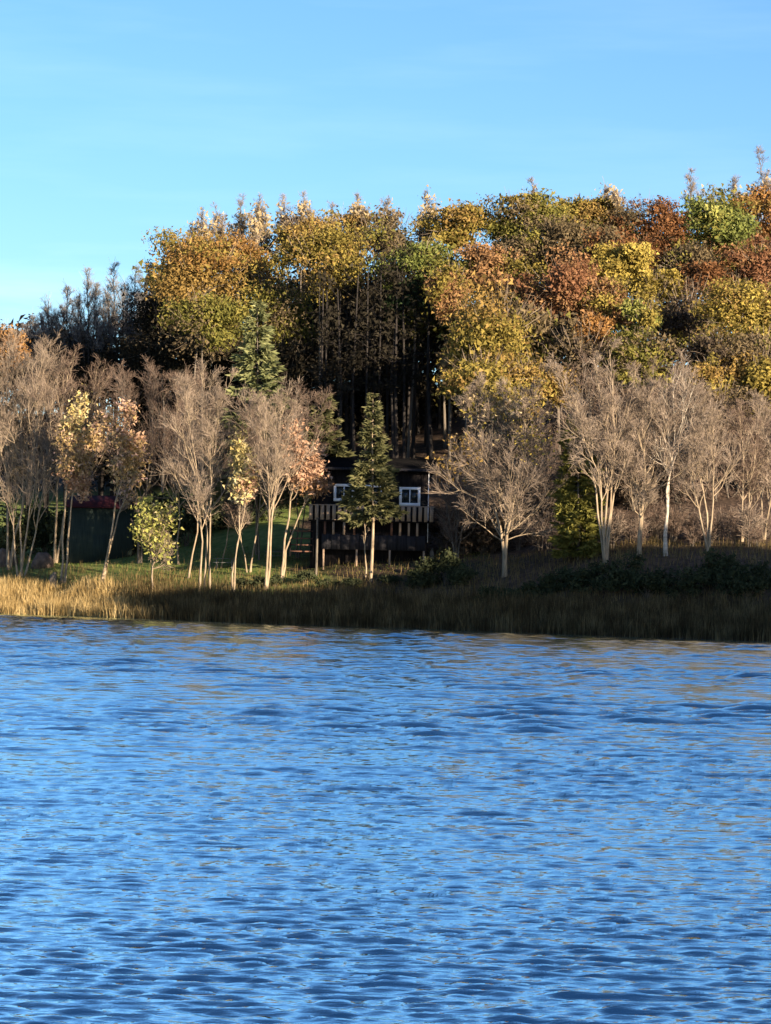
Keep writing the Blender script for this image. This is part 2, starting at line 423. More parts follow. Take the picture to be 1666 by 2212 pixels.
def bare_tree(label, stems, Y, r=0.11, seed=0, twig=TWIG_TAN, bark=BARK_PALE, dens=1.0, spread=1.2, group=None, name='bare_tree',
              leaves=None, limb_t=(0.35, 0.98), limb_len=None, n1=11, ang=32, up=0.17, fan=0.55, limb_r=None, droop=False, cat='tree', fine=0.0065, foot=None):
    rng = np.random.default_rng(seed + 1000)
    P = stem_lines(rng, stems, Y, None)
    fx = float(np.mean(P[:, 0, 0])); g = float(ground(fx, Y))
    base = np.array([fx, Y, g])
    P[:, 0, 2] = ground(P[:, 0, 0], P[:, 0, 1]) - 0.15
    K = P.shape[1]
    L = np.linalg.norm(P[:, -1] - P[:, 0], axis=1)
    R = 0.92 * r * (L / L.max())[:, None] ** 0.5 * (1 - 0.82 * np.linspace(0, 1, K) ** 0.85)[None, :]
    R[:, 0] *= 1.35
    o = empty(name, base, label, cat, group)
    link_mesh('trunk', *(lambda vf: (vf[0] - base, vf[1]))(tube(P, R, 7)), bark, o, True)
    ll = (0.36 * L if limb_len is None else np.full(len(L), limb_len)) * spread
    n1 = max(3, int(round(n1 * min(1.0, 3.0 / len(L)) + 2)))
    P1, R1, L1 = branches(rng, P, R, n1, limb_t[0], limb_t[1], ang, ll, 6, -0.06 if droop else up, 0.13, limb_r or r * 0.55, 0.012, tipf=0.9, fan=fan)
    P2, R2, L2 = branches(rng, P1, R1, 5, 0.2, 1.0, 38, 0.50 * L1, 5, -0.02 if droop else 0.13, 0.15, 0.03, 0.009)
    P3, R3, L3 = branches(rng, P2, R2, max(2, int(round(5 * dens))), 0.15, 1.0, 36, 0.55 * L2 + 0.15, 3, 0.10, 0.15, 0.016, fine + 0.001)
    P4, R4, L4 = branches(rng, P3, R3, max(2, int(round(3.4 * dens))), 0.1, 1.0, 34, 0.6 * L3 + 0.12, 2, 0.08, 0.14, 0.010, fine)
    Ps, Rs, _ = branches(rng, P, R, int(26 * dens), 0.7, 1.0, 30, 0.085 * L, 4, 0.12, 0.12, 0.016, fine)
    g1 = Geo(); g1.tubes(P1, R1, 5); g1.tubes(P2, R2, 3)
    g1.build('limbs', bark, o, True, base)['kind'] = 'stuff'
    g2 = Geo(); g2.tubes(P3, R3, 3); g2.add(*ribbon(rng, P4, R4)); g2.add(*ribbon(rng, Ps, Rs))
    c = g2.build('crown', twig, o, False, base); c['kind'] = 'stuff'
    if leaves:
        gl = Geo()
        tips = np.concatenate([P4[:, -1], P4[:, 1], P3[:, 2]])
        for (pal, cx, cy, rx, ry, cnt, size) in leaves:
            cw = at(cx, cy, Y); sx = rx / FOC * Y; sz = ry / FOC * Y
            q = ((tips[:, 0] - cw[0]) / sx) ** 2 + ((tips[:, 2] - cw[2]) / sz) ** 2
            w = np.exp(-q * 0.9) + 1e-12
            cnt = int(cnt * 1.7)
            pick = rng.choice(len(tips), size=cnt, p=w / w.sum())
            pts = tips[pick] + rng.normal(size=(cnt, 3)) * np.array([0.3 * sx, 0.3 * sx, 0.25 * sz]).clip(0.1, 0.32)
            near = ((pts[:, 0] - cw[0]) / sx) ** 2 + ((pts[:, 2] - cw[2]) / sz) ** 2 < 2.6
            pts = pts[near]
            if len(pts) < 3: continue
            V, F = leaf_tris(rng, pts, size)
            lo = link_mesh('foliage', V - base, F, leafmat(pal), o); lo['kind'] = 'stuff'
    return o

def clumpy(rng, C, rad, n_clump, per, size, sig=0.2, shell=(0.35, 0.98), low=-0.75, outb=0.9, lobes=0):
    d = norm(rng.normal(size=(n_clump * 3, 3))); d = d[d[:, 2] > low][:n_clump]
    rr = rng.uniform(shell[0] ** 2, shell[1] ** 2, len(d))[:, None] ** 0.5
    if lobes:
        ld = norm(rng.normal(size=(lobes, 3)) + np.array([0, 0, 0.25])); lr = rng.uniform(0.45, 0.75, (lobes, 1)); ls = rng.uniform(0.38, 0.62, (lobes, 1))
        k = rng.integers(0, lobes, len(d))
        cen = C + (ld[k] * lr[k] + d * rr * ls[k]) * rad
    else:
        cen = C + d * rr * rad
    cs = rng.uniform(0.5, 1.6, len(d))
    num = np.maximum(6, (per * cs ** 1.6 * rng.uniform(0.5, 1.2, len(d))).astype(int))
    k = np.repeat(np.arange(len(d)), num)
    off = np.clip(rng.normal(size=(len(k), 3)), -2.2, 2.2) * (sig * rad) * cs[k][:, None] * np.array([1, 1, 0.75])
    pts = cen[k] + off
    outw = norm(norm((pts - C) / rad) + np.array([0, 0, 0.35]) + 0.7 * norm(off))
    sz = size * rng.uniform(0.7, 1.25, len(d))[k][:, None]
    return leaf_tris(rng, pts, sz, outw, outb), cen

def leafy_tree(label, cx, cy, rx, ry, Y, pal, seed, n=30, per=190, size=0.165, name='autumn_tree', group=None, bark=BARK_GREY,
               r=0.17, sig=0.155, extra=None, cat='tree', foot=None):
    rng = np.random.default_rng(seed + 5000)
    C = at(cx, cy, Y)
    rad = 1.12 * np.array([rx / FOC * Y, 0.9 * 0.5 * (rx + ry) / FOC * Y, ry / FOC * Y])
    fx = C[0] + rng.normal(0, 0.3) if foot is None else at(foot, 1200, Y)[0]
    base = np.array([fx, Y, float(ground(fx, Y))])
    if base[2] > C[2] - 0.2 * rad[2]: base[2] = float(ground(fx, Y))
    o = empty(name, base, label, cat, group)
    (V, F), cen = clumpy(rng, C, rad, int(n * 1.25), per, size, sig, lobes=int(rng.integers(6, 10)))
    top = C + np.array([0, 0, 0.55 * rad[2]])
    st = resample([base - np.array([0, 0, 0.2]), base * 0.5 + C * 0.5 + rng.normal(0, 0.25, 3) * np.array([1, 1, 0]), C, top], 8)
    R = (r * (1 - 0.85 * np.linspace(0, 1, 8)))[None]
    g = Geo(); g.tubes(st[None], R, 6)
    # limbs run from the stem out to the leaf masses
    pick = cen[rng.permutation(len(cen))[:12]]
    P = []
    for c in pick:
        i = int(np.clip(np.searchsorted(st[:, 2], c[2] - 0.35 * np.linalg.norm((c - C)[:2]) - 0.8), 2, 6))
        a = st[i]; P.append(resample([a, a * 0.45 + c * 0.55 + np.array([0, 0, 0.12 * rad[2]]), c], 5))
    g.tubes(np.array(P), np.tile(np.linspace(0.36 * r, 0.012, 5), (len(P), 1)), 4)
    g.build('trunk', bark, o, True, base)
    c = link_mesh('crown', V - base, F, leafmat(pal), o); c['kind'] = 'stuff'
    # leaves that have turned further than the rest, and bare tips standing out of the crown
    (V, F), cen2 = clumpy(rng, C, rad * 1.03, int(n * 0.8), int(per * 0.42), size * 0.95, sig * 1.1, lobes=7)
    f = link_mesh('foliage', V - base, F, leafmat(TURN.get(pal, pal)), o); f['kind'] = 'stuff'
    m = 70
    d = norm(rng.normal(size=(m, 3)) + np.array([0, 0, 0.9]))
    a0 = C + d * rad * rng.uniform(0.45, 0.8, (m, 1)); a1 = C + d * rad * rng.uniform(0.95, 1.22, (m, 1)) + np.array([0, 0, 0.25]) * rad[2] * rng.uniform(0, 1, (m, 1))
    g = Geo(); g.add(*ribbon(rng, np.stack([a0, (a0 + a1) / 2 + rng.normal(0, 0.1, (m, 3)), a1], 1), np.tile([0.016, 0.012, 0.006], (m, 1))))
    tw = g.build('twigs', TWIG_TAN, o, False, base); tw['kind'] = 'stuff'
    for e in (extra or []):
        (pal2, ecx, ecy, erx, ery, en, ep) = e
        C2 = at(ecx, ecy, Y - 0.6); rad2 = np.array([erx, 0.5 * (erx + ery), ery]) / FOC * Y
        (V, F), _ = clumpy(rng, C2, rad2, en, ep, size, sig * 1.2)
        f = link_mesh('foliage', V - base, F, leafmat(pal2), o); f['kind'] = 'stuff'
    return o

def conifer(label, px, top, low, half, Y, pal, seed, name='spruce_tree', whorl=0.32, per=6, droop=0.35, dens=15, trunk_r=0.13,
            bark=BARK_GREY, shape=0.85, size=0.17, group=None, lean=0.0, wild=0.25, cut=1.0, foot=None, inner=0.12):
    """px: picture column of the axis; top / low: picture rows of the tip and of the lowest branches; half: half width there"""
    rng = np.random.default_rng(seed + 9000)
    T = at(px, top, Y); Lw = at(px, low, Y); hw = half / FOC * Y
    fx = Lw[0] if foot is None else at(foot, 1240, Y)[0]
    base = np.array([fx, Y, float(ground(fx, Y))])
    o = empty(name, base, label, 'tree', group)
    st = resample([base - np.array([0, 0, 0.2]), Lw, T], 9)
    st[1:-1, :2] += rng.normal(0, 0.03, (7, 2))
    R = (trunk_r * (1 - 0.92 * np.linspace(0, 1, 9)))[None]
    link_mesh('trunk', *(lambda vf: (vf[0] - base, vf[1]))(tube(st[None], R, 7)), bark, o, True)
    H = T[2] - Lw[2]; nw = max(8, int(H / whorl))
    P = []
    for i in range(nw):
        f = (i + 0.5) / nw
        z = Lw[2] + H * f
        c = np.array([np.interp(z, st[:, 2], st[:, 0]), np.interp(z, st[:, 2], st[:, 1]), z])
        prof = min((1 - f) ** shape, (f + inner) / inner if inner else 1)
        for b in range(per + (1 if f < 0.5 else 0)):
            ln = hw * prof * rng.uniform(1 - wild * 1.4, 1 + wild) + 0.12
            a = rng.uniform(0, 6.283)
            h = np.array([math.cos(a), math.sin(a), 0])
            up = rng.uniform(0.05, 0.35) + 0.5 * f
            q = [c, c + h * ln * 0.4 + np.array([0, 0, (up - droop) * ln * 0.25]), c + h * ln * 0.75 + np.array([0, 0, (up - 1.5 * droop) * ln * 0.45]),
                 c + h * ln + np.array([0, 0, (up - droop) * ln * 0.5])]
            P.append(resample(q, 5))
    P = np.array(P)
    g = Geo(); g.tubes(P, np.tile(np.linspace(0.022, 0.006, 5), (len(P), 1)), 3)
    g.build('limbs', bark, o, False, base)['kind'] = 'stuff'
    ln = np.linalg.norm(P[:, -1] - P[:, 0], axis=1)
    idx = np.repeat(np.arange(len(P)), np.maximum(3, (dens * (0.35 + ln / hw)).astype(int)))
    t = rng.uniform(0.18, 1.0, len(idx)) ** 0.8
    p, tan = along(P, idx, t)
    side = norm(np.cross(tan, np.array([0, 0, 1.0]))) * rng.choice([-1, 1], len(idx))[:, None]
    d = norm(tan * rng.uniform(0.5, 1.0, (len(idx), 1)) + side * rng.uniform(0, 0.9, (len(idx), 1)) + np.array([0, 0, -0.25]) + rng.normal(size=(len(idx), 3)) * 0.22)
    s = size * rng.uniform(0.6, 1.3, len(idx))[:, None] * (0.65 + 0.5 * (ln[idx] / hw))[:, None]
    w = norm(np.cross(d, norm(rng.normal(size=p.shape)))) * s * 0.42
    cc = p + d * s * 0.8 + side * 0.02
    V = np.stack([cc - d * s + w, cc + d * s, cc - d * s * 0.6 - w], 1).reshape(-1, 3)
    c = link_mesh('crown', V - base, np.arange(len(V)).reshape(-1, 3), leafmat(pal), o); c['kind'] = 'stuff'
    return o

def bare_bush(label, px, Y, w, h, seed, group, twig):
    rng = np.random.default_rng(seed + 15000)
    x = at(px, 1200, Y)[0]
    base = np.array([x, Y, float(ground(x, Y))])
    o = empty('bush', base, label, 'bush', group)
    n = 9
    a = rng.uniform(0, 6.283, n); sp = rng.uniform(0.1, 1.0, n) * w
    tip = base + np.stack([np.cos(a) * sp, np.sin(a) * sp, h * rng.uniform(0.6, 1.0, n)], 1)
    P = np.stack([resample([base + np.array([0.15 * np.cos(q), 0.15 * np.sin(q), -0.1]), 0.6 * base + 0.4 * t + np.array([0, 0, 0.15 * h]), t], 5) for q, t in zip(a, tip)])
    R = np.tile(np.linspace(0.03, 0.008, 5), (n, 1))
    P1, R1, L1 = branches(rng, P, R, 9, 0.15, 1.0, 45, 0.42 * h, 4, 0.05, 0.16, 0.015, 0.008)
    P2, R2, L2 = branches(rng, P1, R1, 7, 0.1, 1.0, 40, 0.24 * h, 3, 0.04, 0.16, 0.010, 0.007)
    g = Geo(); g.tubes(P, R, 4); g.build('stem', BARK_GREY, o, True, base)['kind'] = 'stuff'
    g = Geo(); g.tubes(P1, R1, 3); g.add(*ribbon(rng, P2, R2)); g.build('crown', twig, o, False, base)['kind'] = 'stuff'
    return o

def shrub(label, px, Y, w, h, pal, seed, n=14, per=60, size=0.13, group=None, name='shrub', world_x=None):
    rng = np.random.default_rng(seed + 12000)
    x = at(px, 1230, Y)[0] if world_x is None else world_x
    base = np.array([x, Y, float(ground(x, Y))])
    o = empty(name, base, label, 'shrub', group)
    C = base + np.array([0, 0, 0.52 * h]); rad = np.array([w, w * 0.9, 0.55 * h])
    (V, F), cen = clumpy(rng, C, rad, n, per, size, 0.2, (0.2, 0.95), -0.8)
    V[:, 2] = np.maximum(V[:, 2], base[2] - 0.1)
    P = np.array([resample([base + np.array([*rng.normal(0, 0.1, 2), -0.1]), base * 0.5 + c * 0.5 + np.array([0, 0, 0.1]), c], 4) for c in cen])
    g = Geo(); g.tubes(P, np.tile(np.linspace(0.022, 0.006, 4), (len(P), 1)), 3); g.build('stem', BARK_GREY, o, False, base)['kind'] = 'stuff'
    c = link_mesh('crown', V - base, F, leafmat(pal), o); c['kind'] = 'stuff'
    return o

def foot_y(px, py):
    """how far away the ground is that shows at (px, py)"""
    Ys = np.arange(160, 260, 0.25)
    pts = np.stack([at(px, py, y) for y in Ys])
    dif = pts[:, 2] - ground(pts[:, 0], pts[:, 1])
    k = np.nonzero((dif[1:] <= 0) & (inland(pts[1:, 0], pts[1:, 1]) > 1.0))[0]
    return float(Ys[k[0] + 1]) if len(k) else 215.0

def front(label, stems, **kw):
    Y = kw.pop('Y', None) or foot_y(*stems[0][0])
    return bare_tree(label, stems, Y, **kw)

# ------------------------------------------------------------------ the house
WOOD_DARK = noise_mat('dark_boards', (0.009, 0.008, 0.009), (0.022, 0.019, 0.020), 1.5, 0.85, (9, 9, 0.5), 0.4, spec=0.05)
WOOD_GREY = noise_mat('weathered_boards', (0.24, 0.165, 0.115), (0.40, 0.29, 0.205), 2.0, 0.85, (6, 6, 0.6), 0.4)
WOOD_RED = noise_mat('stained_boards', (0.09, 0.045, 0.03), (0.16, 0.08, 0.055), 2.0, 0.8, (0.6, 6, 6), 0.3)
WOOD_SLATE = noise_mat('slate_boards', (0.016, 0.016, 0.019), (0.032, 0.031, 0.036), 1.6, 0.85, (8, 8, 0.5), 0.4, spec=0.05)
WHITE = noise_mat('white_paint', (0.74, 0.74, 0.76), (0.84, 0.84, 0.86), 3.0, 0.5)
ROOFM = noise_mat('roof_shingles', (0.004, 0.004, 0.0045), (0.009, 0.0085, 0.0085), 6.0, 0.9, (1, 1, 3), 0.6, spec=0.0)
def glass_mat():
    m, n, l = new_mat('window_glass'); b = n['Principled BSDF']
    b.inputs['Base Color'].default_value = (0.012, 0.016, 0.016, 1); b.inputs['Roughness'].default_value = 0.05; return m
GLASS = glass_mat()

def build_house():
    Y = 204.0
    X = lambda px: at(px, 1100, Y)[0]
    Z = lambda py: CAM_H + (1245.0 - py) / FOC * Y
    x0, x1 = X(672), X(924)
    zg = 4.7; zlow = Z(1189); zup = Z(1122); zeave = Z(1014)
    base = np.array([(x0 + x1) / 2, Y + 3, zg])
    o = empty('lake_house', base, 'dark wooden lake house with white windows and a slatted balcony in the shade', 'house')
    B = lambda: Geo()
    def part(name, mat, *boxes, parent=o):
        g = Geo()
        for b in boxes: g.box(*b)
        return g.build(name, mat, parent, False, base)
    D = 7.0
    wins = [(721, 764, 1048, 1084), (781, 823, 1049, 1086), (863, 907, 1052, 1091)]
    # front wall, laid round the window openings
    fr = [(X(a), X(b), Z(d), Z(c)) for a, b, c, d in wins]
    zt = zeave - 0.05
    front_w = Geo(); xs = x0
    for (a, b, zb, z1) in fr:
        front_w.box(xs, a, Y, Y + 0.15, zup, zt)
        front_w.box(a, b, Y, Y + 0.15, zup, zb); front_w.box(a, b, Y, Y + 0.15, z1, zt); xs = b
    front_w.box(xs, x1, Y, Y + 0.15, zup, zt)
    front_w.box(x0, x1, Y + 0.002, Y + 0.152, 3.6, zup - 0.003)
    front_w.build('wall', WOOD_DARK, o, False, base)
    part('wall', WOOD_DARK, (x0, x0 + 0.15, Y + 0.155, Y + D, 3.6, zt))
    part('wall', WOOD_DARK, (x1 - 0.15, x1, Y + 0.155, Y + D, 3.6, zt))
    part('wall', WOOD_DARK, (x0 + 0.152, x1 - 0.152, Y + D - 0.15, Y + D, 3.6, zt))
    for (a, b, zb, z1) in fr:
        w = empty_part('window', o, base); t = 0.17
        fr_g = Geo()
        fr_g.box(a - 0.03, b + 0.03, Y - 0.05, Y + 0.06, z1 - t, z1 + 0.03); fr_g.box(a - 0.03, b + 0.03, Y - 0.06, Y + 0.06, zb - 0.03, zb + t + 0.03)
        fr_g.box(a - 0.03, a + t, Y - 0.048, Y + 0.06, zb + t + 0.03, z1 - t); fr_g.box(b - t, b + 0.03, Y - 0.048, Y + 0.06, zb + t + 0.03, z1 - t)
        fr_g.build('frame', WHITE, w, False, base)
        mid = (a + b) / 2
        part('mullion', WHITE, (mid - 0.045, mid + 0.045, Y - 0.044, Y + 0.055, zb + t + 0.03, z1 - t), parent=w)
        part('pane', GLASS, (a + t, mid - 0.045, Y + 0.03, Y + 0.045, zb + t + 0.03, z1 - t), parent=w)
        part('pane', GLASS, (mid + 0.045, b - t, Y + 0.03, Y + 0.045, zb + t + 0.03, z1 - t), parent=w)
    # roof: two slopes, ridge along the front
    ov = 0.55; rh = 0.9; ym = Y + D / 2
    g = Geo()
    V = []
    for yy, zz in ((Y - 0.8, zeave - 0.10), (ym, zeave + rh), (Y + D + 0.8, zeave - 0.10)):
        for xx in (x0 - ov, x1 + ov):
            V += [(xx, yy, zz), (xx, yy, zz + 0.14)]
    q = [(0,2,6,4),(1,5,7,3),(4,6,10,8),(5,9,11,7),(0,1,3,2),(8,10,11,9),(0,4,5,1),(4,8,9,5),(2,3,7,6),(6,7,11,10)]
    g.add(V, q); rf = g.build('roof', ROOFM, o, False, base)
    part('fascia', WOOD_SLATE, (x0 - ov, x1 + ov, Y - 0.86, Y - 0.805, zeave - 0.14, zeave + 0.06), parent=rf)
    gv = Geo()
    for xx in (x0 + 0.01, x1 - 0.01):
        gv = Geo(); gv.add([(xx, Y + 0.1, zt), (xx, Y + D - 0.1, zt), (xx, ym, zeave + rh - 0.1), (xx, ym, zeave + rh - 0.145)], [(0, 1, 2, 3)])
        gv.build('gable', WOOD_DARK, o, False, base)
    # balcony
    yb = Y - 1.7; xb0, xb1 = X(668), X(939)
    bal = empty_part('balcony', o, base)
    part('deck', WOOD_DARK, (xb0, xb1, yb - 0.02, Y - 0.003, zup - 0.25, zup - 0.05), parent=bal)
    zr = Z(1094) - 0.05
    part('rail', WOOD_GREY, (xb0, xb1, yb - 0.03, yb + 0.06, zr, zr + 0.08), parent=bal)
    n = 22; pitch = (xb1 - xb0) / n; rng = random.Random(3)
    for i in range(n):
        xa = xb0 + pitch * (i + 0.12) + rng.uniform(-0.012, 0.012); ws = 0.27
        part('slat', WOOD_GREY, (xa, xa + ws, yb - 0.062, yb - 0.032, zup - 0.16 + rng.uniform(-0.03, 0.02), zr + 0.06 + rng.uniform(-0.02, 0.02)), parent=bal)
    # lower porch: board parapet, short uprights over it, stilts under it
    yl = Y - 1.55; por = empty_part('porch', o, base)
    xl0, xl1 = X(697), X(920)
    zp = Z(1157)
    m = 11; pw = (xl1 - xl0) / m
    for i in range(m):
        part('plank', WOOD_SLATE, (xl0 + i * pw + 0.012, xl0 + (i + 1) * pw - 0.012, yl - 0.02, yl + 0.02 + 0.004 * (i % 2), zlow, zp + rng.uniform(-0.03, 0.03)), parent=por)
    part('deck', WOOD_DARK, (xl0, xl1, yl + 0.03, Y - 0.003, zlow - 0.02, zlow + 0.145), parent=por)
    part('rail', WOOD_DARK, (xl0, xl1, yl - 0.028, yl + 0.06, zp + 0.04, zp + 0.13), parent=por)
    for px, mat in ((704, WOOD_RED), (722, WOOD_GREY), (745, WOOD_GREY), (767, WOOD_RED), (847, WOOD_RED), (865, WOOD_GREY), (884, WOOD_GREY), (902, WOOD_GREY)):
        part('upright', mat, (X(px) - 0.085, X(px) + 0.085, yl - 0.036, yl - 0.03 + 0.09, zp - 0.02, Z(1130)), parent=por)
    for px in (702, 773, 844, 917):
        part('stilt', WOOD_GREY, (X(px) - 0.07, X(px) + 0.07, yl - 0.03, yl + 0.11, 3.9, zlow - 0.004), parent=por)
    # corner downpipe
    part('downpipe', WHITE, (x1 + 0.01, x1 + 0.07, Y - 0.09, Y - 0.03, Z(1170), zeave - 0.2))
    # steps up to the balcony at the side
    stp = empty_part('stairs', o, base)
    for k, py in enumerate((1194, 1180, 1166, 1150)):
        part('tread', WOOD_RED, (X(631), X(678), yl - 0.2 + 0.27 * k, yl + 0.1 + 0.27 * k, Z(py) - 0.09, Z(py)), parent=stp)
    part('stringer', WOOD_DARK, (X(629), X(631) - 0.004, yl - 0.2, yl + 1.0, Z(1206), Z(1148)), parent=stp)
    part('stringer', WOOD_DARK, (X(678) + 0.004, X(680), yl - 0.2, yl + 1.0, Z(1206), Z(1148)), parent=stp)
    # white meter box on the corner
    bx = empty('gas_bottle', on_ground(933, Y - 1.0), 'small grey gas bottle standing at the corner of the dark house', 'gas bottle')
    h = np.array(bx.location); Pb = np.array([[h + (0, 0, z) for z in (0.0, 0.02, 0.16, 0.62, 0.78, 0.84)]])
    g = Geo(); g.tubes(Pb, np.array([[0.02, 0.15, 0.17, 0.17, 0.12, 0.01]]), 12); g.build('tank', BARK_GREY, bx, True, h)
    g = Geo(); g.box(h[0]-0.1, h[0]+0.1, h[1]-0.1, h[1]+0.1, h[2]+0.86, h[2]+0.95); g.box(h[0]-0.03, h[0]+0.03, h[1]-0.03, h[1]+0.03, h[2]+0.79, h[2]+0.86)
    g.build('collar', BARK_GREY, bx, False, h)

def empty_part(name, parent, base):
    o = bpy.data.objects.new(name, None); COL.objects.link(o); o.parent = parent; return o
build_house()

def build_yard():
    # garden shed with a red roof at the back of the lawn
    Y = 221.0; X = lambda px: at(px, 1150, Y)[0]; Z = lambda px, py: at(px, py, Y)[2]
    GREENW = noise_mat('green_boards', (0.012, 0.020, 0.018), (0.022, 0.034, 0.03), 1.5, 0.85, (8, 8, 0.5), 0.3)
    REDR = noise_mat('red_roof', (0.020, 0.003, 0.005), (0.034, 0.005, 0.008), 2.0, 0.7, (6, 1, 1), 0.3)
    x0, x1 = X(146), X(286); zt = Z(216, 1098); zr = Z(216, 1072)
    zg = float(ground((x0 + x1) / 2, Y + 1)); base = np.array([(x0 + x1) / 2, Y + 1.5, zg])
    o = empty('garden_shed', base, 'dark green shed with a low red roof at the back of the lawn', 'shed')
    g = Geo(); g.box(x0, x1, Y, Y + 3, zg - 0.6, zt); g.build('wall', GREENW, o, False, base)
    g = Geo(); g.box((x0 + x1) / 2 - 0.55, (x0 + x1) / 2 + 0.55, Y - 0.03, Y - 0.002, zg + 0.1, zg + 2.1); g.build('door', GREENW, o, False, base)
    V = []
    for yy, zz in ((Y - 0.35, zt), (Y + 1.5, zr), (Y + 3.35, zt)):
        for xx in (x0 - 0.25, x1 + 0.25): V += [(xx, yy, zz + 0.01), (xx, yy, zz + 0.1)]
    g = Geo(); g.add(V, [(0,2,6,4),(1,5,7,3),(4,6,10,8),(5,9,11,7),(0,1,3,2),(8,10,11,9),(0,4,5,1),(4,8,9,5),(2,3,7,6),(6,7,11,10)])
    g.build('roof', REDR, o, False, base)
    # two wire garden chairs before it
    WIRE = noise_mat('pale_wire', (0.5, 0.48, 0.46), (0.62, 0.6, 0.58), 3.0, 0.5)
    for px, lab in ((166, 'pale wire garden chair on the lawn, the one nearer the twin trunks'), (181, 'pale wire garden chair on the lawn, the one nearer the leaning tree')):
        Yc = foot_y(px, 1203); b = on_ground(px, Yc, 1203)
        c = empty('garden_chair', b, lab, 'chair', 'wire garden chairs on the lawn')
        def tb(name, pts, r=0.018, n=9):
            Geo().tubes(resample(np.array(pts, float), n)[None], np.full((1, n), r), 5) if False else None
            gg = Geo(); gg.tubes(resample(np.array(pts, float), n)[None], np.full((1, n), r), 5); return gg.build(name, WIRE, c, True)
        for sx in (-0.22, 0.22):
            for sy in (-0.2, 0.2): tb('leg', [(sx * 1.1, sy * 1.1, -0.05), (sx, sy, 0.44)], n=3)
        a = np.linspace(0, math.pi, 11)
        tb('backrest', [(-0.22, 0.2, 0.44)] + [(-0.22 * math.cos(t), 0.24, 0.65 + 0.28 * math.sin(t)) for t in a] + [(0.22, 0.2, 0.44)], n=16)
        tb('spindle', [(0, 0.22, 0.44), (0, 0.24, 0.92)], 0.012, 3); tb('spindle', [(-0.1, 0.22, 0.44), (-0.1, 0.24, 0.88)], 0.012, 3); tb('spindle', [(0.1, 0.22, 0.44), (0.1, 0.24, 0.88)], 0.012, 3)
        g = Geo(); g.box(-0.24, 0.24, -0.22, 0.22, 0.43, 0.46); g.build('seat', WIRE, c)
    # picnic tables
    GREYW = noise_mat('silvered_boards', (0.09, 0.088, 0.085), (0.16, 0.155, 0.15), 2.0, 0.8, (0.6, 6, 6), 0.3)
    for px, py, lab in ((486, 1188, 'grey picnic table between the slim bare trunks left of the house'), (596, 1200, 'grey picnic table behind the twin-stemmed peach tree by the house')):
        Yc = 208.0; b = on_ground(px, Yc, py)
        t = empty('picnic_table', b, lab, 'table', 'picnic tables')
        def pb(name, *bb):
            g = Geo()
            for q in bb: g.box(*q)
            return g.build(name, GREYW, t)
        for k in range(4): pb('plank', (-0.85, 0.85, -0.36 + 0.18 * k, -0.20 + 0.18 * k, 0.72, 0.76))
        for s in (-1, 1): pb('bench', (-0.85, 0.85, s * 0.68 - 0.13, s * 0.68 + 0.13, 0.41, 0.45))
        for s in (-0.6, 0.6):
            for q in (-1, 1):
                g = Geo(); g.tubes(np.array([[(s, q * 0.62, -0.1), (s, q * 0.22, 0.72)]]), np.full((1, 2), 0.05), 4); g.build('leg', GREYW, t)
            pb('crossbar', (s - 0.03, s + 0.03, -0.78, 0.78, 0.36, 0.408))
    # grey pole in front of the stairs
    Yp = foot_y(683, 1243); b = on_ground(683, Yp, 1243); top = at(682, 1120, Yp)
    o = empty('wooden_pole', b, 'slim grey wooden pole standing before the stairs of the dark house', 'pole')
    h = top[2] - b[2]
    g = Geo(); g.tubes(resample([(0, 0, -0.2), (0.02, 0, h * 0.5), (0, 0, h)], 6)[None], np.linspace(0.10, 0.075, 6)[None], 8); g.build('post', BARK_GREY, o, True)
    g = Geo(); g.box(-0.13, 0.13, -0.13, 0.13, h, h + 0.06); g.build('cap', BARK_GREY, o)
    # boulders and a stump at the edge of the lit grass
    ROCK = noise_mat('brown_rock', (0.06, 0.042, 0.034), (0.14, 0.10, 0.08), 2.5, 0.95, (1, 1, 1), 0.9)
    for k, (px, py, w, hh, lab) in enumerate(((94, 1226, 0.95, 1.45, 'brown rounded boulder between the leaning clump and the twin trunks'),
                                             (14, 1222, 0.9, 1.6, 'brown boulder half hidden behind the clump of leaning bare stems'))):
        rng = np.random.default_rng(60 + k)
        Yb = foot_y(px, py); b = on_ground(px, Yb, py)
        th = np.linspace(0, 2 * math.pi, 22, endpoint=False); ph = np.linspace(-0.5, math.pi / 2, 11)
        TH, PH = np.meshgrid(th, ph)
        d = np.stack([np.cos(TH) * np.cos(PH), np.sin(TH) * np.cos(PH), np.sin(PH)], -1)
        rr = 1 + 0.13 * noise2(d[..., 0] * 3 + 4 * k, d[..., 1] * 3 + d[..., 2] * 4, 31 + k) + 0.06 * noise2(d[..., 0] * 8, d[..., 2] * 8 + d[..., 1] * 5, 33)
        V = d * rr[..., None] * np.array([w, w * 0.8, hh * 0.85])
        i = (np.arange(10)[:, None] * 22 + np.arange(22)[None, :]); j = (np.arange(10)[:, None] * 22 + (np.arange(22)[None, :] + 1) % 22)
        F = np.stack([i, j, j + 22, i + 22], -1).reshape(-1, 4)
        o = link_mesh('boulder', V.reshape(-1, 3), F, ROCK, None, True); o.location = b
        o['label'] = lab; o['category'] = 'boulder'; o['group'] = 'boulders by the lawn'
    Ys = foot_y(114, 1268); b = on_ground(114, Ys, 1268)
    o = empty('tree_stump', b, 'grey broken tree stump in the golden grass beside the twin trunks', 'stump')
    g = Geo(); P = np.array([[(0, 0, -0.1), (0, 0, 0.15), (0.02, 0, 0.6), (0.05, 0, 1.0), (0.06, 0, 1.02)]]); g.tubes(P, np.array([[0.46, 0.36, 0.30, 0.27, 0.02]]), 14)
    V = np.concatenate(g.V); V[:, 2] += np.where(V[:, 2] > 0.8, 0.18 * np.sin(V[:, 0] * 9) + 0.1 * np.sin(V[:, 1] * 14), 0)
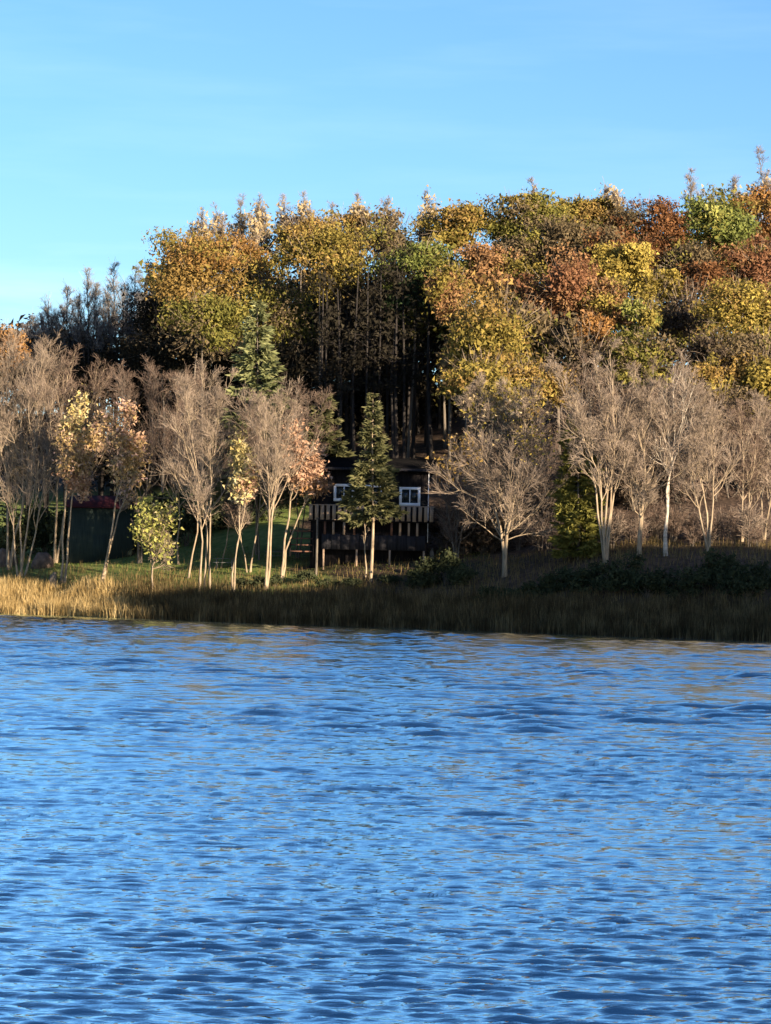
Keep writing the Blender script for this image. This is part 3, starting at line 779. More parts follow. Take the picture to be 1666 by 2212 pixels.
    link_mesh('trunk', V, np.concatenate(g.F), BARK_GREY, o, True)
build_yard()

# ------------------------------------------------------------------ trees along the shore, from the left
front('clump of slender pale bare stems leaning apart, standing leftmost on the lit bank',
      [[(40, 1247), (27, 1130), (6, 1010), (-14, 900)], [(47, 1245), (44, 1080), (38, 930), (40, 800)], [(54, 1247), (76, 1150), (100, 990), (104, 850)], [(44, 1246), (62, 1090), (78, 930), (70, 790)]],
      r=0.10, seed=1, dens=1.1, spread=1.0, limb_t=(0.25, 1.0), n1=16)
bare_tree('tall bare tree with a broad tan crown at the left edge behind the leaning clump',
      [[(18, 1215), (20, 1060), (10, 900), (22, 770)], [(22, 1215), (60, 1040), (80, 900), (110, 772)]], 221, r=0.12, seed=2, dens=1.1, n1=16, limb_t=(0.3, 1.0), spread=1.1)
bare_tree('bare tan tree with an ascending crown behind the twin-trunked blossom tree',
      [[(118, 1212), (125, 1040), (140, 900), (160, 785)], [(121, 1212), (160, 1020), (190, 900), (215, 815)]], 222, r=0.12, seed=3, dens=1.1, n1=16, limb_t=(0.3, 1.0), spread=1.1, twig=TWIG_MAUVE)
front('twin-trunked tree with sparse peach and pink leaves beside the grey stump',
      [[(132, 1261), (136, 1150), (142, 1080), (150, 960), (168, 870)], [(139, 1262), (146, 1140), (152, 1080), (185, 960), (220, 900)]],
      r=0.115, seed=4, n1=12, dens=0.8, limb_t=(0.5, 1.0), limb_len=2.1, name='blossom_tree',
      leaves=[('blossom', 190, 1000, 68, 75, 1725, 0.162), ('cream', 165, 895, 26, 45, 495, 0.162), ('peach', 160, 1065, 60, 32, 630, 0.162)])
front('leaning tree with sparse pink and yellow leaves on the edge of the lawn',
      [[(218, 1266), (237, 1160), (258, 1070), (270, 980), (276, 900)], [(221, 1264), (245, 1150), (282, 1050), (300, 960)]],
      r=0.12, seed=5, n1=11, dens=0.8, limb_t=(0.5, 1.0), limb_len=1.9, name='blossom_tree',
      leaves=[('blossom', 270, 975, 46, 75, 1275, 0.162), ('peach', 262, 925, 40, 40, 450, 0.162)])
front('small yellow-green sapling in full leaf on the golden bank',
      [[(329, 1293), (329, 1240), (330, 1190), (328, 1100)], [(330, 1290), (331, 1220), (352, 1150), (368, 1105)], [(329, 1290), (327, 1220), (308, 1160), (298, 1110)]],
      r=0.06, seed=6, n1=12, dens=0.7, limb_t=(0.3, 1.0), limb_len=1.7, ang=48, name='sapling',
      leaves=[('lime', 334, 1120, 56, 46, 760, 0.165), ('lime', 330, 1190, 36, 36, 260, 0.160), ('cream', 356, 1130, 44, 40, 200, 0.155)])
bare_tree('mauve-grey bare tree with dense upright twigs behind the leaning blossom tree',
      [[(300, 1215), (296, 1080), (286, 960), (272, 838)], [(304, 1215), (318, 1060), (330, 940), (334, 835)]], 216, r=0.11, seed=7, dens=1.1, n1=16, twig=TWIG_MAUVE, limb_t=(0.3, 1.0), bark=BARK_GREY)
front('thin straight bare trunk with a mauve crown just right of the sapling',
      [[(386, 1220), (390, 1110), (391, 1002), (386, 900), (384, 838)]], r=0.085, seed=8, dens=1.2, n1=20, twig=TWIG_MAUVE, limb_t=(0.3, 1.0))
front('slim bare tree leaning right, between the straight thin trunk and the close trio',
      [[(407, 1249), (416, 1180), (421, 1150), (428, 1040), (424, 900), (414, 845)]], r=0.085, seed=9, dens=1.2, n1=20, twig=TWIG_MAUVE, limb_t=(0.3, 1.0))
front('close trio of pale trunks under one broad bare crown',
      [[(431, 1278), (437, 1150), (430, 1050), (418, 930), (410, 850)], [(441, 1278), (447, 1150), (447, 1020), (446, 930), (444, 835)], [(454, 1278), (455, 1150), (458, 1010), (478, 910), (492, 842)]],
      r=0.095, seed=10, dens=1.15, n1=17, twig=TWIG_TAN, limb_t=(0.3, 1.0), spread=0.9)
front('short crooked sapling leaning in the shade behind the close trio',
      [[(478, 1228), (482, 1190), (491, 1165), (500, 1100), (502, 1020)]], r=0.06, seed=11, dens=0.9, n1=12, twig=TWIG_MAUVE, limb_len=1.3)
front('slim tree crowned with bright cream-yellow leaves left of the bare fork',
      [[(503, 1280), (511, 1180), (518, 1110), (520, 1020), (522, 950)], [(506, 1278), (512, 1180), (532, 1090), (546, 1000)]], r=0.085, seed=12, dens=0.8, n1=12, limb_t=(0.45, 1.0), limb_len=1.2, name='yellow_leaved_tree',
      leaves=[('cream', 522, 975, 20, 42, 690, 0.162), ('cream', 512, 1035, 32, 36, 450, 0.162), ('peach', 545, 1045, 24, 28, 255, 0.162)])
front('pair of bare stems crossing in a narrow V before the shaded yard',
      [[(534, 1238), (526, 1190), (518, 1140), (508, 1080)], [(540, 1256), (546, 1190), (560, 1125), (564, 1030), (556, 930)]], r=0.085, seed=13, dens=1.1, n1=15, twig=TWIG_MAUVE, limb_t=(0.4, 1.0))
front('straight pale trunk forking into a high bare crown, right of the narrow V',
      [[(574, 1275), (579, 1180), (583, 1115), (581, 1030), (572, 930), (560, 880)], [(575, 1275), (581, 1180), (586, 1110), (598, 1020), (600, 930), (606, 872)]], r=0.11, seed=14, dens=1.1, n1=17, limb_t=(0.38, 1.0))
front('forked pale tree with peach-orange leaves close to the house stairs',
      [[(607, 1258), (616, 1190), (624, 1140), (632, 1050), (634, 960), (632, 880)], [(608, 1258), (618, 1190), (640, 1125), (664, 1070), (680, 990)]], r=0.12, seed=15, dens=1.0, n1=14, limb_t=(0.45, 1.0), limb_len=2.0, name='peach_leaved_tree',
      leaves=[('peach', 668, 980, 48, 58, 1900, 0.150), ('peach', 650, 1050, 34, 22, 495, 0.157), ('copper', 690, 1080, 50, 30, 495, 0.146)])
bare_tree('bare mauve tree filling the gap behind the bare fork and the peach tree',
      [[(640, 1212), (644, 1080), (650, 960), (640, 884)], [(644, 1212), (660, 1080), (678, 960), (690, 890)], [(560, 1212), (548, 1040), (540, 890)]], 209, r=0.08, seed=16, dens=1.1, n1=15, twig=TWIG_MAUVE, limb_t=(0.42, 1.0), bark=BARK_GREY)
# right of the house
front('spreading bare tree with a low fork and yellowing upper leaves right of the house',
      [[(1089, 1246), (1088, 1190), (1078, 1130), (1059, 1030), (1040, 948), (1030, 860)], [(1091, 1246), (1091, 1185), (1103, 1100), (1112, 1050), (1132, 960), (1140, 870)], [(1090, 1246), (1092, 1180), (1104, 1060), (1098, 960), (1092, 862)]],
      r=0.15, seed=17, dens=1.5, n1=27, ang=40, limb_t=(0.19, 1.0), spread=1.0, twig=TWIG_TAN, up=0.10, fan=0.8, limb_r=0.05,
      leaves=[('wisp', 1080, 900, 100, 60, 420, 0.13), ('olive', 1090, 880, 100, 50, 320, 0.13), ('yellow', 1165, 950, 45, 40, 260, 0.13), ('gold', 985, 985, 40, 45, 260, 0.13)])
front('vase-shaped pale bare tree with many forked stems right of the yellow-green cedar',
      [[(1307, 1219), (1300, 1150), (1290, 1060), (1256, 920), (1205, 800)], [(1308, 1219), (1306, 1160), (1314, 1060), (1310, 940), (1288, 790)], [(1309, 1219), (1312, 1150), (1322, 1040), (1330, 920), (1318, 770)],
       [(1310, 1219), (1318, 1140), (1340, 1020), (1362, 920), (1376, 800)], [(1308, 1219), (1297, 1140), (1296, 1040), (1262, 960), (1238, 850)]],
      r=0.105, seed=18, dens=1.1, n1=20, limb_t=(0.35, 1.0), spread=0.75, ang=28, twig=TWIG_TAN)
front('stout pale bare trunk between the vase-shaped tree and the whitest birch',
      [[(1380, 1199), (1384, 1120), (1392, 1020), (1388, 960), (1396, 860)], [(1381, 1199), (1383, 1100), (1372, 1040), (1352, 1010)], [(1382, 1199), (1390, 1060), (1420, 970), (1440, 900)]],
      r=0.14, seed=19, dens=1.1, n1=16, limb_t=(0.35, 1.0), ang=42)
front('tall straight birch with the whitest bark, right of the stout pale trunk',
      [[(1437, 1201), (1442, 1110), (1447, 1025), (1462, 940), (1463, 820)], [(1439, 1201), (1444, 1100), (1451, 1020), (1480, 920), (1490, 830)]],
      r=0.13, seed=20, dens=1.1, n1=16, limb_t=(0.4, 1.0), ang=40, bark=BARK_BIRCH, name='birch_tree')
front('bare tree forking low into thin stems right of the white birch',
      [[(1531, 1192), (1532, 1120), (1520, 1040), (1514, 960), (1512, 870)], [(1532, 1192), (1538, 1100), (1546, 1000), (1540, 900)], [(1530, 1192), (1512, 1120), (1496, 1040), (1500, 940)]],
      r=0.10, seed=21, dens=1.1, n1=14, limb_t=(0.35, 1.0), ang=42)
front('thin bare tree standing against the brown thicket near the right edge',
      [[(1603, 1171), (1604, 1100), (1608, 1000), (1600, 900)], [(1604, 1171), (1622, 1080), (1640, 960)]], r=0.085, seed=22, dens=1.1, n1=15, limb_t=(0.3, 1.0), ang=42, twig=TWIG_MAUVE)
bare_tree('bare forked tree cut by the right edge of the view',
      [[(1650, 1170), (1648, 1080), (1640, 980), (1652, 880)], [(1652, 1170), (1668, 1060), (1690, 940)]], 189, r=0.10, seed=23, dens=1.1, n1=15, limb_t=(0.3, 1.0), ang=42)
# dark bare trees behind that row
for k, (px, top, Y, lab) in enumerate(((1165, 900, 206, 'bare brown tree in the thicket just left of the yellow-green cedar'), (1265, 770, 207, 'tall bare brown tree rising behind the vase-shaped tree'),
                                      (1420, 790, 206, 'tall bare brown tree rising between the stout trunk and the white birch'), (1500, 850, 204, 'bare brown tree close behind the white birch'),
                                      (1570, 900, 203, 'bare brown tree behind the low-forking bare tree'), (1640, 890, 204, 'bare brown tree behind the right edge thicket'),
                                      (985, 1000, 201, 'low bare brown tree with drooping twigs beside the house corner'), (1030, 960, 205, 'bare brown tree standing behind the spreading low-forked tree'))):
    bare_tree(lab, [[(px, 1205), (px + 6, 1080), (px - 8, 0.5 * (1080 + top)), (px + 4, top)], [(px + 3, 1205), (px + 26, 1070), (px + 36, 0.4 * 1080 + 0.6 * top)], [(px - 2, 1205), (px - 22, 1080), (px - 34, 0.45 * 1080 + 0.55 * top)]],
              Y, r=0.085, seed=40 + k, dens=0.9, n1=14, twig=TWIG_MAUVE, bark=BARK_GREY, limb_t=(0.15, 1.0), ang=45, group='brown bare trees behind the shore row')

# conifers
conifer('tall sunlit spruce with a pointed tip rising above the bare trees', 556, 648, 1080, 86, 212, 'spruce', 1, dens=46, shape=0.78, size=0.36, whorl=0.34, wild=0.42)
conifer('dark pine partly hidden between the peach-leaved tree and the house', 700, 850, 1060, 50, 209, 'pine', 2, name='pine_tree', dens=44, size=0.33, shape=0.6, wild=0.35, per=6)
conifer('green pine with a bare pale trunk standing right before the house', 806, 848, 1125, 56, foot_y(802, 1256), 'pine', 3, name='pine_tree', dens=46, shape=0.85, size=0.27, wild=0.4, per=6, bark=BARK_PALE, foot=801, inner=0.25, trunk_r=0.14)
front('thin pale sapling stem close beside the pine trunk', [[(790, 1247), (789, 1200), (788, 1134), (784, 1100)]], r=0.075, seed=30, dens=0.4, n1=6, limb_len=0.7, name='sapling', bark=BARK_PALE)
conifer('narrow yellow-green cedar between the low-forked tree and the vase-shaped tree', 1250, 895, 1195, 44, 189, 'cedar', 4, name='cedar_tree', dens=44, shape=0.35, size=0.28, wild=0.3, per=7, inner=0.2)

# ------------------------------------------------------------------ autumn trees on the hillside
A = leafy_tree
A('small bright orange tree at the left edge below the skyline', 14, 762, 44, 52, 226, 'orange', 1, n=18)
A('broad golden-brown tree at the left shoulder of the wood', 438, 618, 100, 98, 234, 'gold', 2, n=40, per=130, extra=[('amber', 440, 560, 90, 45, 14, 110)])
A('amber tree on the skyline above the broad golden one', 395, 560, 58, 48, 246, 'amber', 3)
A('amber and gold tree right of the broad golden one', 540, 565, 66, 62, 244, 'amber', 4)
A('olive-gold tree with a rounded crown left of the dark grove', 690, 585, 88, 78, 234, 'olive', 5, n=34)
A('golden crown on the skyline above the olive-gold tree', 652, 512, 52, 40, 252, 'gold', 6)
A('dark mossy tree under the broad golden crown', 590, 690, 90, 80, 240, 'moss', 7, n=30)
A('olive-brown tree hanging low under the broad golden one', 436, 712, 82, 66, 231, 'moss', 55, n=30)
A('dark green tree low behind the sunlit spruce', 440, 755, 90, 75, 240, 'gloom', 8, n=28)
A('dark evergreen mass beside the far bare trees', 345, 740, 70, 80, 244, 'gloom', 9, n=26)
A('brown thinning tree on the skyline at the head of the dark grove', 810, 530, 58, 58, 250, 'brown', 10, n=22, per=90)
A('golden thin crown on the skyline left of the bright green tree', 755, 500, 56, 44, 254, 'gold', 11, n=22, per=95)
A('bright green tree at the top of the dark grove', 905, 575, 66, 52, 232, 'green', 12, n=28, extra=[('darkgreen', 880, 640, 48, 42, 12, 110)])
A('yellow-olive tree on the skyline right of the bright green one', 985, 492, 68, 46, 250, 'olive', 13, n=28)
A('olive tree forming the highest rounded bump of the skyline', 1125, 478, 76, 58, 250, 'moss', 14, n=30, extra=[('olive', 1120, 445, 62, 30, 12, 100)])
A('dark brown-green tree under the skyline bump', 1200, 535, 80, 56, 246, 'brown', 15, n=28)
A('yellow-olive tree on the skyline right of the highest bump', 1240, 478, 60, 44, 256, 'olive', 16)
A('golden tree on the skyline above the yellow one', 1310, 480, 56, 44, 256, 'gold', 17)
A('russet tree on the skyline left of the light green one', 1405, 490, 70, 54, 252, 'russet', 18, n=28)
A('light green tree with a pale stem on the skyline near the right edge', 1542, 492, 60, 66, 240, 'green', 19, n=28, bark=BARK_BIRCH, extra=[('lime', 1540, 470, 50, 40, 9, 80)])
A('orange tree on the skyline at the right edge', 1640, 478, 62, 60, 250, 'orange', 20, n=28, extra=[('gold', 1650, 440, 45, 30, 8, 80)])
A('russet tree between the light green and the orange skyline trees', 1585, 540, 54, 44, 246, 'russet', 21)
A('rust-red tree at the right edge under the orange one', 1640, 568, 66, 44, 236, 'red', 22)
A('copper tree with a rounded top left of the red one', 1070, 592, 66, 50, 230, 'copper', 23, n=28)
A('peach-gold tree on the right margin of the dark grove', 972, 632, 42, 56, 228, 'copper', 24, n=22, extra=[('gold', 965, 650, 36, 40, 8, 80)])
A('rust-red tree in the middle of the right wood', 1215, 645, 74, 76, 225, 'red', 25, n=34)
A('brown tree between the red one and the skyline', 1310, 560, 56, 50, 240, 'russet', 26)
A('yellow tree right of the rust-red one', 1345, 580, 58, 50, 231, 'yellow', 27)
A('small bright yellow tree below the russet skyline tree', 1425, 632, 44, 42, 228, 'yellow', 28, n=20)
A('copper-brown tree just right of the rust-red one', 1320, 660, 62, 50, 224, 'copper', 29, n=24)
A('big olive tree standing at the right margin of the dark grove', 1075, 722, 98, 92, 214, 'olive', 30, n=42, per=120, size=0.18)
A('lower olive tree under the big one, above the low-forked tree', 1045, 830, 86, 62, 208, 'olive', 31, n=30, size=0.18, extra=[('yellow', 1010, 810, 50, 32, 8, 80)])
A('olive-gold tree right of the lower olive tree', 1150, 850, 70, 60, 210, 'gold', 32, n=24, size=0.18)
A('small light green tree in the middle of the right wood', 1392, 690, 36, 40, 220, 'lime', 33, n=14)
A('dull orange bush of a tree below the rust-red crown', 1282, 722, 42, 38, 217, 'orange', 34, n=14)
A('dark mauve-brown tree behind the vase-shaped bare tree', 1260, 790, 90, 70, 214, 'thicket', 35, n=26, per=100)
A('dark brown tree with few leaves in the right wood', 1490, 690, 66, 74, 226, 'thicket', 36, n=24, per=90)
A('dark brown-green tree below the light green skyline tree', 1490, 590, 70, 50, 238, 'brown', 37)
A('olive-yellow tree near the right edge above the bare thicket', 1605, 690, 84, 78, 218, 'olive', 38, n=36, extra=[('yellow', 1600, 660, 70, 42, 12, 90)])
A('yellow-gold tree low at the right edge', 1640, 830, 66, 62, 212, 'olive', 39, n=24, size=0.18, extra=[('yellow', 1640, 820, 56, 46, 8, 80)])
A('small golden tree above the whitest birch', 1532, 828, 34, 46, 210, 'gold', 40, n=14, size=0.18, extra=[('yellow', 1532, 820, 28, 36, 5, 70)])
A('moss-green tree above the stout pale trunk', 1390, 790, 66, 60, 215, 'moss', 41, n=24)
A('brown thin-leaved tree in front of the bare stems near the right edge', 1555, 772, 76, 46, 214, 'thicket', 56, n=24, per=110)
A('brown tree low at the right edge behind the yellow-gold one', 1650, 760, 60, 44, 215, 'brown', 57, n=20, per=110)
A('brown tree above the right edge thicket', 1560, 900, 90, 60, 208, 'thicket', 42, n=26, per=90)
A('brown thin-leaved tree above the stout trunk and the birch', 1440, 900, 90, 64, 211, 'thicket', 43, n=26, per=90)
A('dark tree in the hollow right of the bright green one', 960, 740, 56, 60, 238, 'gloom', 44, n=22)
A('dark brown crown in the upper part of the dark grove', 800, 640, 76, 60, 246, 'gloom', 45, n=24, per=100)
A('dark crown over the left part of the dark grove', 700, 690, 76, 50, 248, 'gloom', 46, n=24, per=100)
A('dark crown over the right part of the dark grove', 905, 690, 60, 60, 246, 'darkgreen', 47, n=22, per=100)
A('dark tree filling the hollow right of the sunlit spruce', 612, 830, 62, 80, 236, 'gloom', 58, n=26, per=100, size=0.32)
A('brown tree filling the skyline gap under the golden thin crowns', 860, 510, 60, 46, 258, 'brown', 48, n=20, per=90)
A('dark brown tree deep in the right wood under the skyline bump', 1130, 560, 60, 40, 246, 'brown', 49)
A('russet tree deep in the right wood beside the yellow one', 1400, 570, 56, 48, 242, 'russet', 50)
A('dark green-brown tree behind the big olive one', 1160, 690, 60, 60, 230, 'brown', 51)
A('dark brown tree behind the olive-yellow one near the right edge', 1545, 630, 56, 50, 236, 'russet', 52)

# shaded trees inside the right wood
for k, (px, py, rx, ry, Y) in enumerate(((1010, 790, 50, 100, 226), (1090, 780, 70, 110, 224), (1180, 790, 70, 100, 222))):
    A(('dark brown tree showing left of the big olive crown at the grove margin', 'dark brown tree right behind the big olive crown', 'dark brown tree between the big olive crown and the rust-red one')[k], px, py, rx, ry, Y, 'brown', 60 + k, n=30, per=90, size=0.26, group='dark trees inside the right wood')

# thin pale crowns that stand above the skyline
for k, (px, top, low, Y, leafn, lab) in enumerate((
        (432, 480, 560, 256, 60, 'thin wispy crown leftmost of those over the golden shoulder'), (468, 462, 560, 257, 60, 'wispy pale crown second from the left on the skyline shoulder'),
        (512, 456, 560, 258, 70, 'wispy pale crown left of the taller pale gold one'), (560, 450, 560, 256, 170, 'pale gold wispy crown standing tallest over the amber tree'),
        (618, 458, 560, 258, 130, 'thin wispy crown at the left of the notch before the golden skyline crown'), (655, 440, 560, 256, 150, 'wispy golden crown standing tall over the golden skyline crown'),
        (712, 462, 560, 260, 80, 'thin wispy crown in the gap between two golden ones'), (772, 436, 560, 257, 260, 'wispy pale gold crown tallest over the dark grove'),
        (838, 446, 560, 258, 130, 'narrow wispy crown right of the tallest one over the grove'), (922, 438, 540, 256, 200, 'narrow peach-gold wispy crown left of the yellow-olive tree'),
        (1152, 414, 520, 258, 60, 'thin bare tip on the highest bump of the skyline'), (1312, 412, 520, 258, 110, 'lone tuft of leaves standing out above the skyline'),
        (1495, 392, 520, 256, 10, 'pale bare spike above the light green tree'), (1600, 398, 520, 256, 60, 'thin pale crown left of the tallest pale tree at the right edge'),
        (1644, 352, 520, 254, 60, 'tallest pale bare tree at the right edge of the skyline'))):
    rng = random.Random(k); top -= 16
    tree_stems = [[(px, 760), (px + 2, low), (px + rng.uniform(-4, 4), top)], [(px + 1, 760), (px + 4, low + 20), (px + 13, 0.65 * top + 0.35 * low)], [(px - 1, 760), (px - 4, low + 20), (px - 13, 0.6 * top + 0.4 * low)]]
    bare_tree(lab, tree_stems, Y, r=0.10, seed=80 + k, dens=0.75, n1=10, limb_t=(0.74, 1.0), limb_len=2.3, ang=32, up=0.22, twig=TWIG_TAN, bark=BARK_GREY, name='wispy_tree',
              group='thin crowns above the skyline', leaves=[('wisp', px, 0.55 * top + 0.45 * low, 22, 40, int(leafn * 2.2), 0.2)] if leafn else None)
# grey bare trees going down the skyline at the left
for k, (px, top, lab) in enumerate(((66, 690, 'lowest grey bare tree at the left end of the skyline'), (104, 650, 'second grey bare tree from the left end of the skyline'), (148, 622, 'third grey bare tree from the left end, against the sky'),
                                   (190, 588, 'grey bare tree with a tall thin tip left of the tallest grey one'), (248, 572, 'tallest grey bare tree against the sky at the left'), (288, 582, 'grey bare tree right of the tallest grey one'),
                                   (322, 585, 'grey-green bare tree touching the golden shoulder of the wood'), (222, 640, 'dark grey bare tree in the middle of the left skyline group'))):
    bare_tree(lab, [[(px, 840), (px + 3, 740), (px - 3, top + 40), (px, top)], [(px + 3, 840), (px + 16, 730), (px + 20, top + 34)], [(px - 3, 840), (px - 14, 735), (px - 18, top + 44)]],
              250 + 2 * (k % 3), r=0.12, seed=120 + k, dens=1.0, n1=15, limb_t=(0.3, 1.0), limb_len=2.2, ang=34, up=0.16, twig=TWIG_GREY, bark=BARK_DARK, group='grey bare trees on the left skyline')

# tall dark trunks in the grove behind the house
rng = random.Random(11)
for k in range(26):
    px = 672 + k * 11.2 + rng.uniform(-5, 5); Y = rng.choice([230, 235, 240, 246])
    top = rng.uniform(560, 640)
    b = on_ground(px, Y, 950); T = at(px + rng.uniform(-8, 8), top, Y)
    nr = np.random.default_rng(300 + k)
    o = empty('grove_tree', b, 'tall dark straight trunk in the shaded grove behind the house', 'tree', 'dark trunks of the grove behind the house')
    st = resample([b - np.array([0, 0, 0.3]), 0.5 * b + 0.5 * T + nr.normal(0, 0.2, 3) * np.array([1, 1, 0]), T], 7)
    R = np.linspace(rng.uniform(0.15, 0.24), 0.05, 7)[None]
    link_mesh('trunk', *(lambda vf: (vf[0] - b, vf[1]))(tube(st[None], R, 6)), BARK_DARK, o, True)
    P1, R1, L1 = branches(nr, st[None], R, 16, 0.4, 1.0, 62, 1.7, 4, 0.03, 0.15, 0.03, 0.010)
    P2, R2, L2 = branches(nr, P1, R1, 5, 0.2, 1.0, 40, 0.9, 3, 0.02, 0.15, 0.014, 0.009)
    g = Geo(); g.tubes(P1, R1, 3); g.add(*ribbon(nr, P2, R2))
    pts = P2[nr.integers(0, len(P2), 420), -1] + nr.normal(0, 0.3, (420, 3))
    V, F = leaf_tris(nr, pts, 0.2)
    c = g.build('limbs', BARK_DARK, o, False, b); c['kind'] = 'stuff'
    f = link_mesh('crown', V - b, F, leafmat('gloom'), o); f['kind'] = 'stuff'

# the wood goes on over the hill: one mass nobody could count
def far_wood():
    rng = np.random.default_rng(77)
    g = Geo()
    for (px0, px1, y0, y1, Y, n) in ((-200, 460, 800, 1010, 250, 60), (620, 980, 640, 800, 256, 26), (-200, 420, 730, 850, 262, 26), (300, 1000, 600, 900, 266, 46), (950, 1900, 560, 900, 268, 40), (440, 680, 780, 960, 244, 26), (760, 980, 790, 930, 250, 18), (-200, 160, 735, 800, 300, 14)):
        for k in range(n):
            px = rng.uniform(px0, px1)
            yy = rng.uniform(y0, y1)
            C = at(px, yy, Y + rng.uniform(-5, 8)); rad = np.array([2.4, 2.2, 2.6]) * rng.uniform(0.8, 1.3)
            (V, F), _ = clumpy(rng, C, rad, 9, 60, 0.34, 0.24)
            g.add(V, F)
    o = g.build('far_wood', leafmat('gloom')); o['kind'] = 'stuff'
    o['label'] = 'dark brown mass of woodland behind the trees of the hill'; o['category'] = 'woodland'
far_wood()
def far_canopy():
    rng = np.random.default_rng(78)
    g = Geo()
    for k in range(64):
        px = rng.uniform(330, 1900); sky_row = float(np.interp(px, [330, 420, 600, 900, 1080, 1666, 1900], [600, 550, 530, 520, 490, 492, 492]))
        C = at(px, sky_row + rng.uniform(8, 110), rng.uniform(260, 272)); rad = np.array([2.6, 2.2, 2.0]) * rng.uniform(0.8, 1.3)
        (V, F), _ = clumpy(rng, C, rad, 12, 50, 0.24, 0.28, lobes=4); g.add(V, F)
    for k in range(40):
        px = rng.uniform(880, 1700); C = at(px, rng.uniform(560, 660), rng.uniform(244, 252)); rad = np.array([2.4, 2.0, 2.2]) * rng.uniform(0.8, 1.2)
        (V, F), _ = clumpy(rng, C, rad, 10, 44, 0.26, 0.28, lobes=4); g.add(V, F)
    for k in range(34):
        px = rng.uniform(900, 1700); C = at(px, rng.uniform(650, 790), rng.uniform(232, 240)); rad = np.array([2.4, 2.0, 2.2]) * rng.uniform(0.8, 1.2)
        (V, F), _ = clumpy(rng, C, rad, 10, 40, 0.26, 0.28, lobes=4); g.add(V, F)
    o = g.build('far_canopy', leafmat('moss')); o['kind'] = 'stuff'
    o['label'] = 'olive canopy of the wood going on behind the skyline trees'; o['category'] = 'woodland'
far_canopy()

# ------------------------------------------------------------------ trees out of view to the right whose shadow lies along the shore
def shade_trees():
    s = np.array([math.sin(SUN_AZ), math.cos(SUN_AZ)]); p = np.array([-s[1], s[0]])
    tan = math.tan(SUN_EL); rng = np.random.default_rng(9)
    tc = float(np.dot((-17.0, 197.5), s)) + 125.0
    def height(q, t): return float(np.interp(q, [112.6, 114.6, 119.6, 124, 130, 134], [100, 103.4, 104.3, 106.0, 110.6, 111.6])) - 100 + (t - float(np.interp(q, [114, 119.6, 124, 130, 136], [-161.8, -142.5, -133.6, -115.7, -100.0]))) * tan
    # the bank they stand on
    c0 = s * (tc + 4) + p * 124
    gx, gy = np.meshgrid(np.linspace(-1, 1, 41), np.linspace(-1, 1, 41))
    a, b = gx * 34, gy * 30
    X = c0[0] + s[0] * a + p[0] * b + 8 * s[0]; Yy = c0[1] + s[1] * a + p[1] * b
    rr = np.sqrt(gx ** 2 + gy ** 2)
    Z = 6.0 * smooth(rr, 1.0, 0.25) - 1.2 + 0.25 * noise2(X * 0.3, Yy * 0.3, 8)
    V = np.stack([X, Yy, Z], -1).reshape(-1, 3); i = (np.arange(40)[:, None] * 41 + np.arange(40)[None, :])
    F = np.stack([i, i + 1, i + 42, i + 41], -1).reshape(-1, 4)
    o = link_mesh('terrain', V, F, bpy.data.materials['earth'], None, True); o['kind'] = 'structure'
    places = ['first', 'second', 'third', 'fourth', 'fifth', 'sixth', 'seventh', 'eighth', 'ninth', 'tenth', 'eleventh', 'twelfth']
    for row, (dt, off) in enumerate(((0, 0.0), (4.5, 1.0))):
        for k in range(12):
            q = 114.8 + off + 1.9 * k; t = tc + dt
            c = s * t + p * q
            top = height(q, t); g0 = 2.0
            b = np.array([c[0], c[1], g0])
            o = empty('spruce_tree', b, 'dense spruce, %s along the %s row on the wooded point out of view' % (places[k], ('front', 'back')[row]), 'tree', 'shade spruces on the wooded point out of view')
            rad = np.array([1.9, 1.9, (top - b[2]) * 0.53]); C = np.array([b[0], b[1], (top + b[2]) * 0.5])
            m = 1700; az = rng.uniform(0, 6.283, m); zz = rng.uniform(b[2] + 1, top, m); wr = 1.9 * np.clip((top + 2.5 - zz) / 5, 0.45, 1) * rng.uniform(0, 1, m) ** 0.5
            V, F = leaf_tris(rng, np.stack([b[0] + np.cos(az) * wr, b[1] + np.sin(az) * wr, zz], 1), 0.6)
            link_mesh('crown', V - b, F, leafmat('spruce'), o)['kind'] = 'stuff'
            g = Geo(); g.tubes(resample([b - (0, 0, 1.0), b + (0, 0, (top - b[2]) * 0.9)], 5)[None], np.linspace(0.3, 0.05, 5)[None], 6); g.build('trunk', BARK_DARK, o, True, b)
shade_trees()

# ------------------------------------------------------------------ shrubs and thicket on the bank
rng = random.Random(21)
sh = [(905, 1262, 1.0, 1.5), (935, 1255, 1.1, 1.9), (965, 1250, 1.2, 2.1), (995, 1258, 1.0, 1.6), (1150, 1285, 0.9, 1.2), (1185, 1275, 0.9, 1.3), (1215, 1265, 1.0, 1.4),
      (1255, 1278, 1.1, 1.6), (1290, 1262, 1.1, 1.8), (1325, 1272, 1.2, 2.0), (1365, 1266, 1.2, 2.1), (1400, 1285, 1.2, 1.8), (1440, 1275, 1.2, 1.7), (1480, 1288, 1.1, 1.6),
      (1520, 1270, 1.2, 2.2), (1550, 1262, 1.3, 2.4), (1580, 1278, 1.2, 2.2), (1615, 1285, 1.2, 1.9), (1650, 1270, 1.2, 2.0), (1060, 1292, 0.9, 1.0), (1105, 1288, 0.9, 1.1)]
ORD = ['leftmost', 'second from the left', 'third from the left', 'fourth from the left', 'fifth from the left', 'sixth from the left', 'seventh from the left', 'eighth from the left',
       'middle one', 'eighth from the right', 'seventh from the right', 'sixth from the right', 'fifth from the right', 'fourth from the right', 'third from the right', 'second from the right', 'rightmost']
rank = {px: i for i, px in enumerate(sorted(q[0] for q in sh[4:]))}
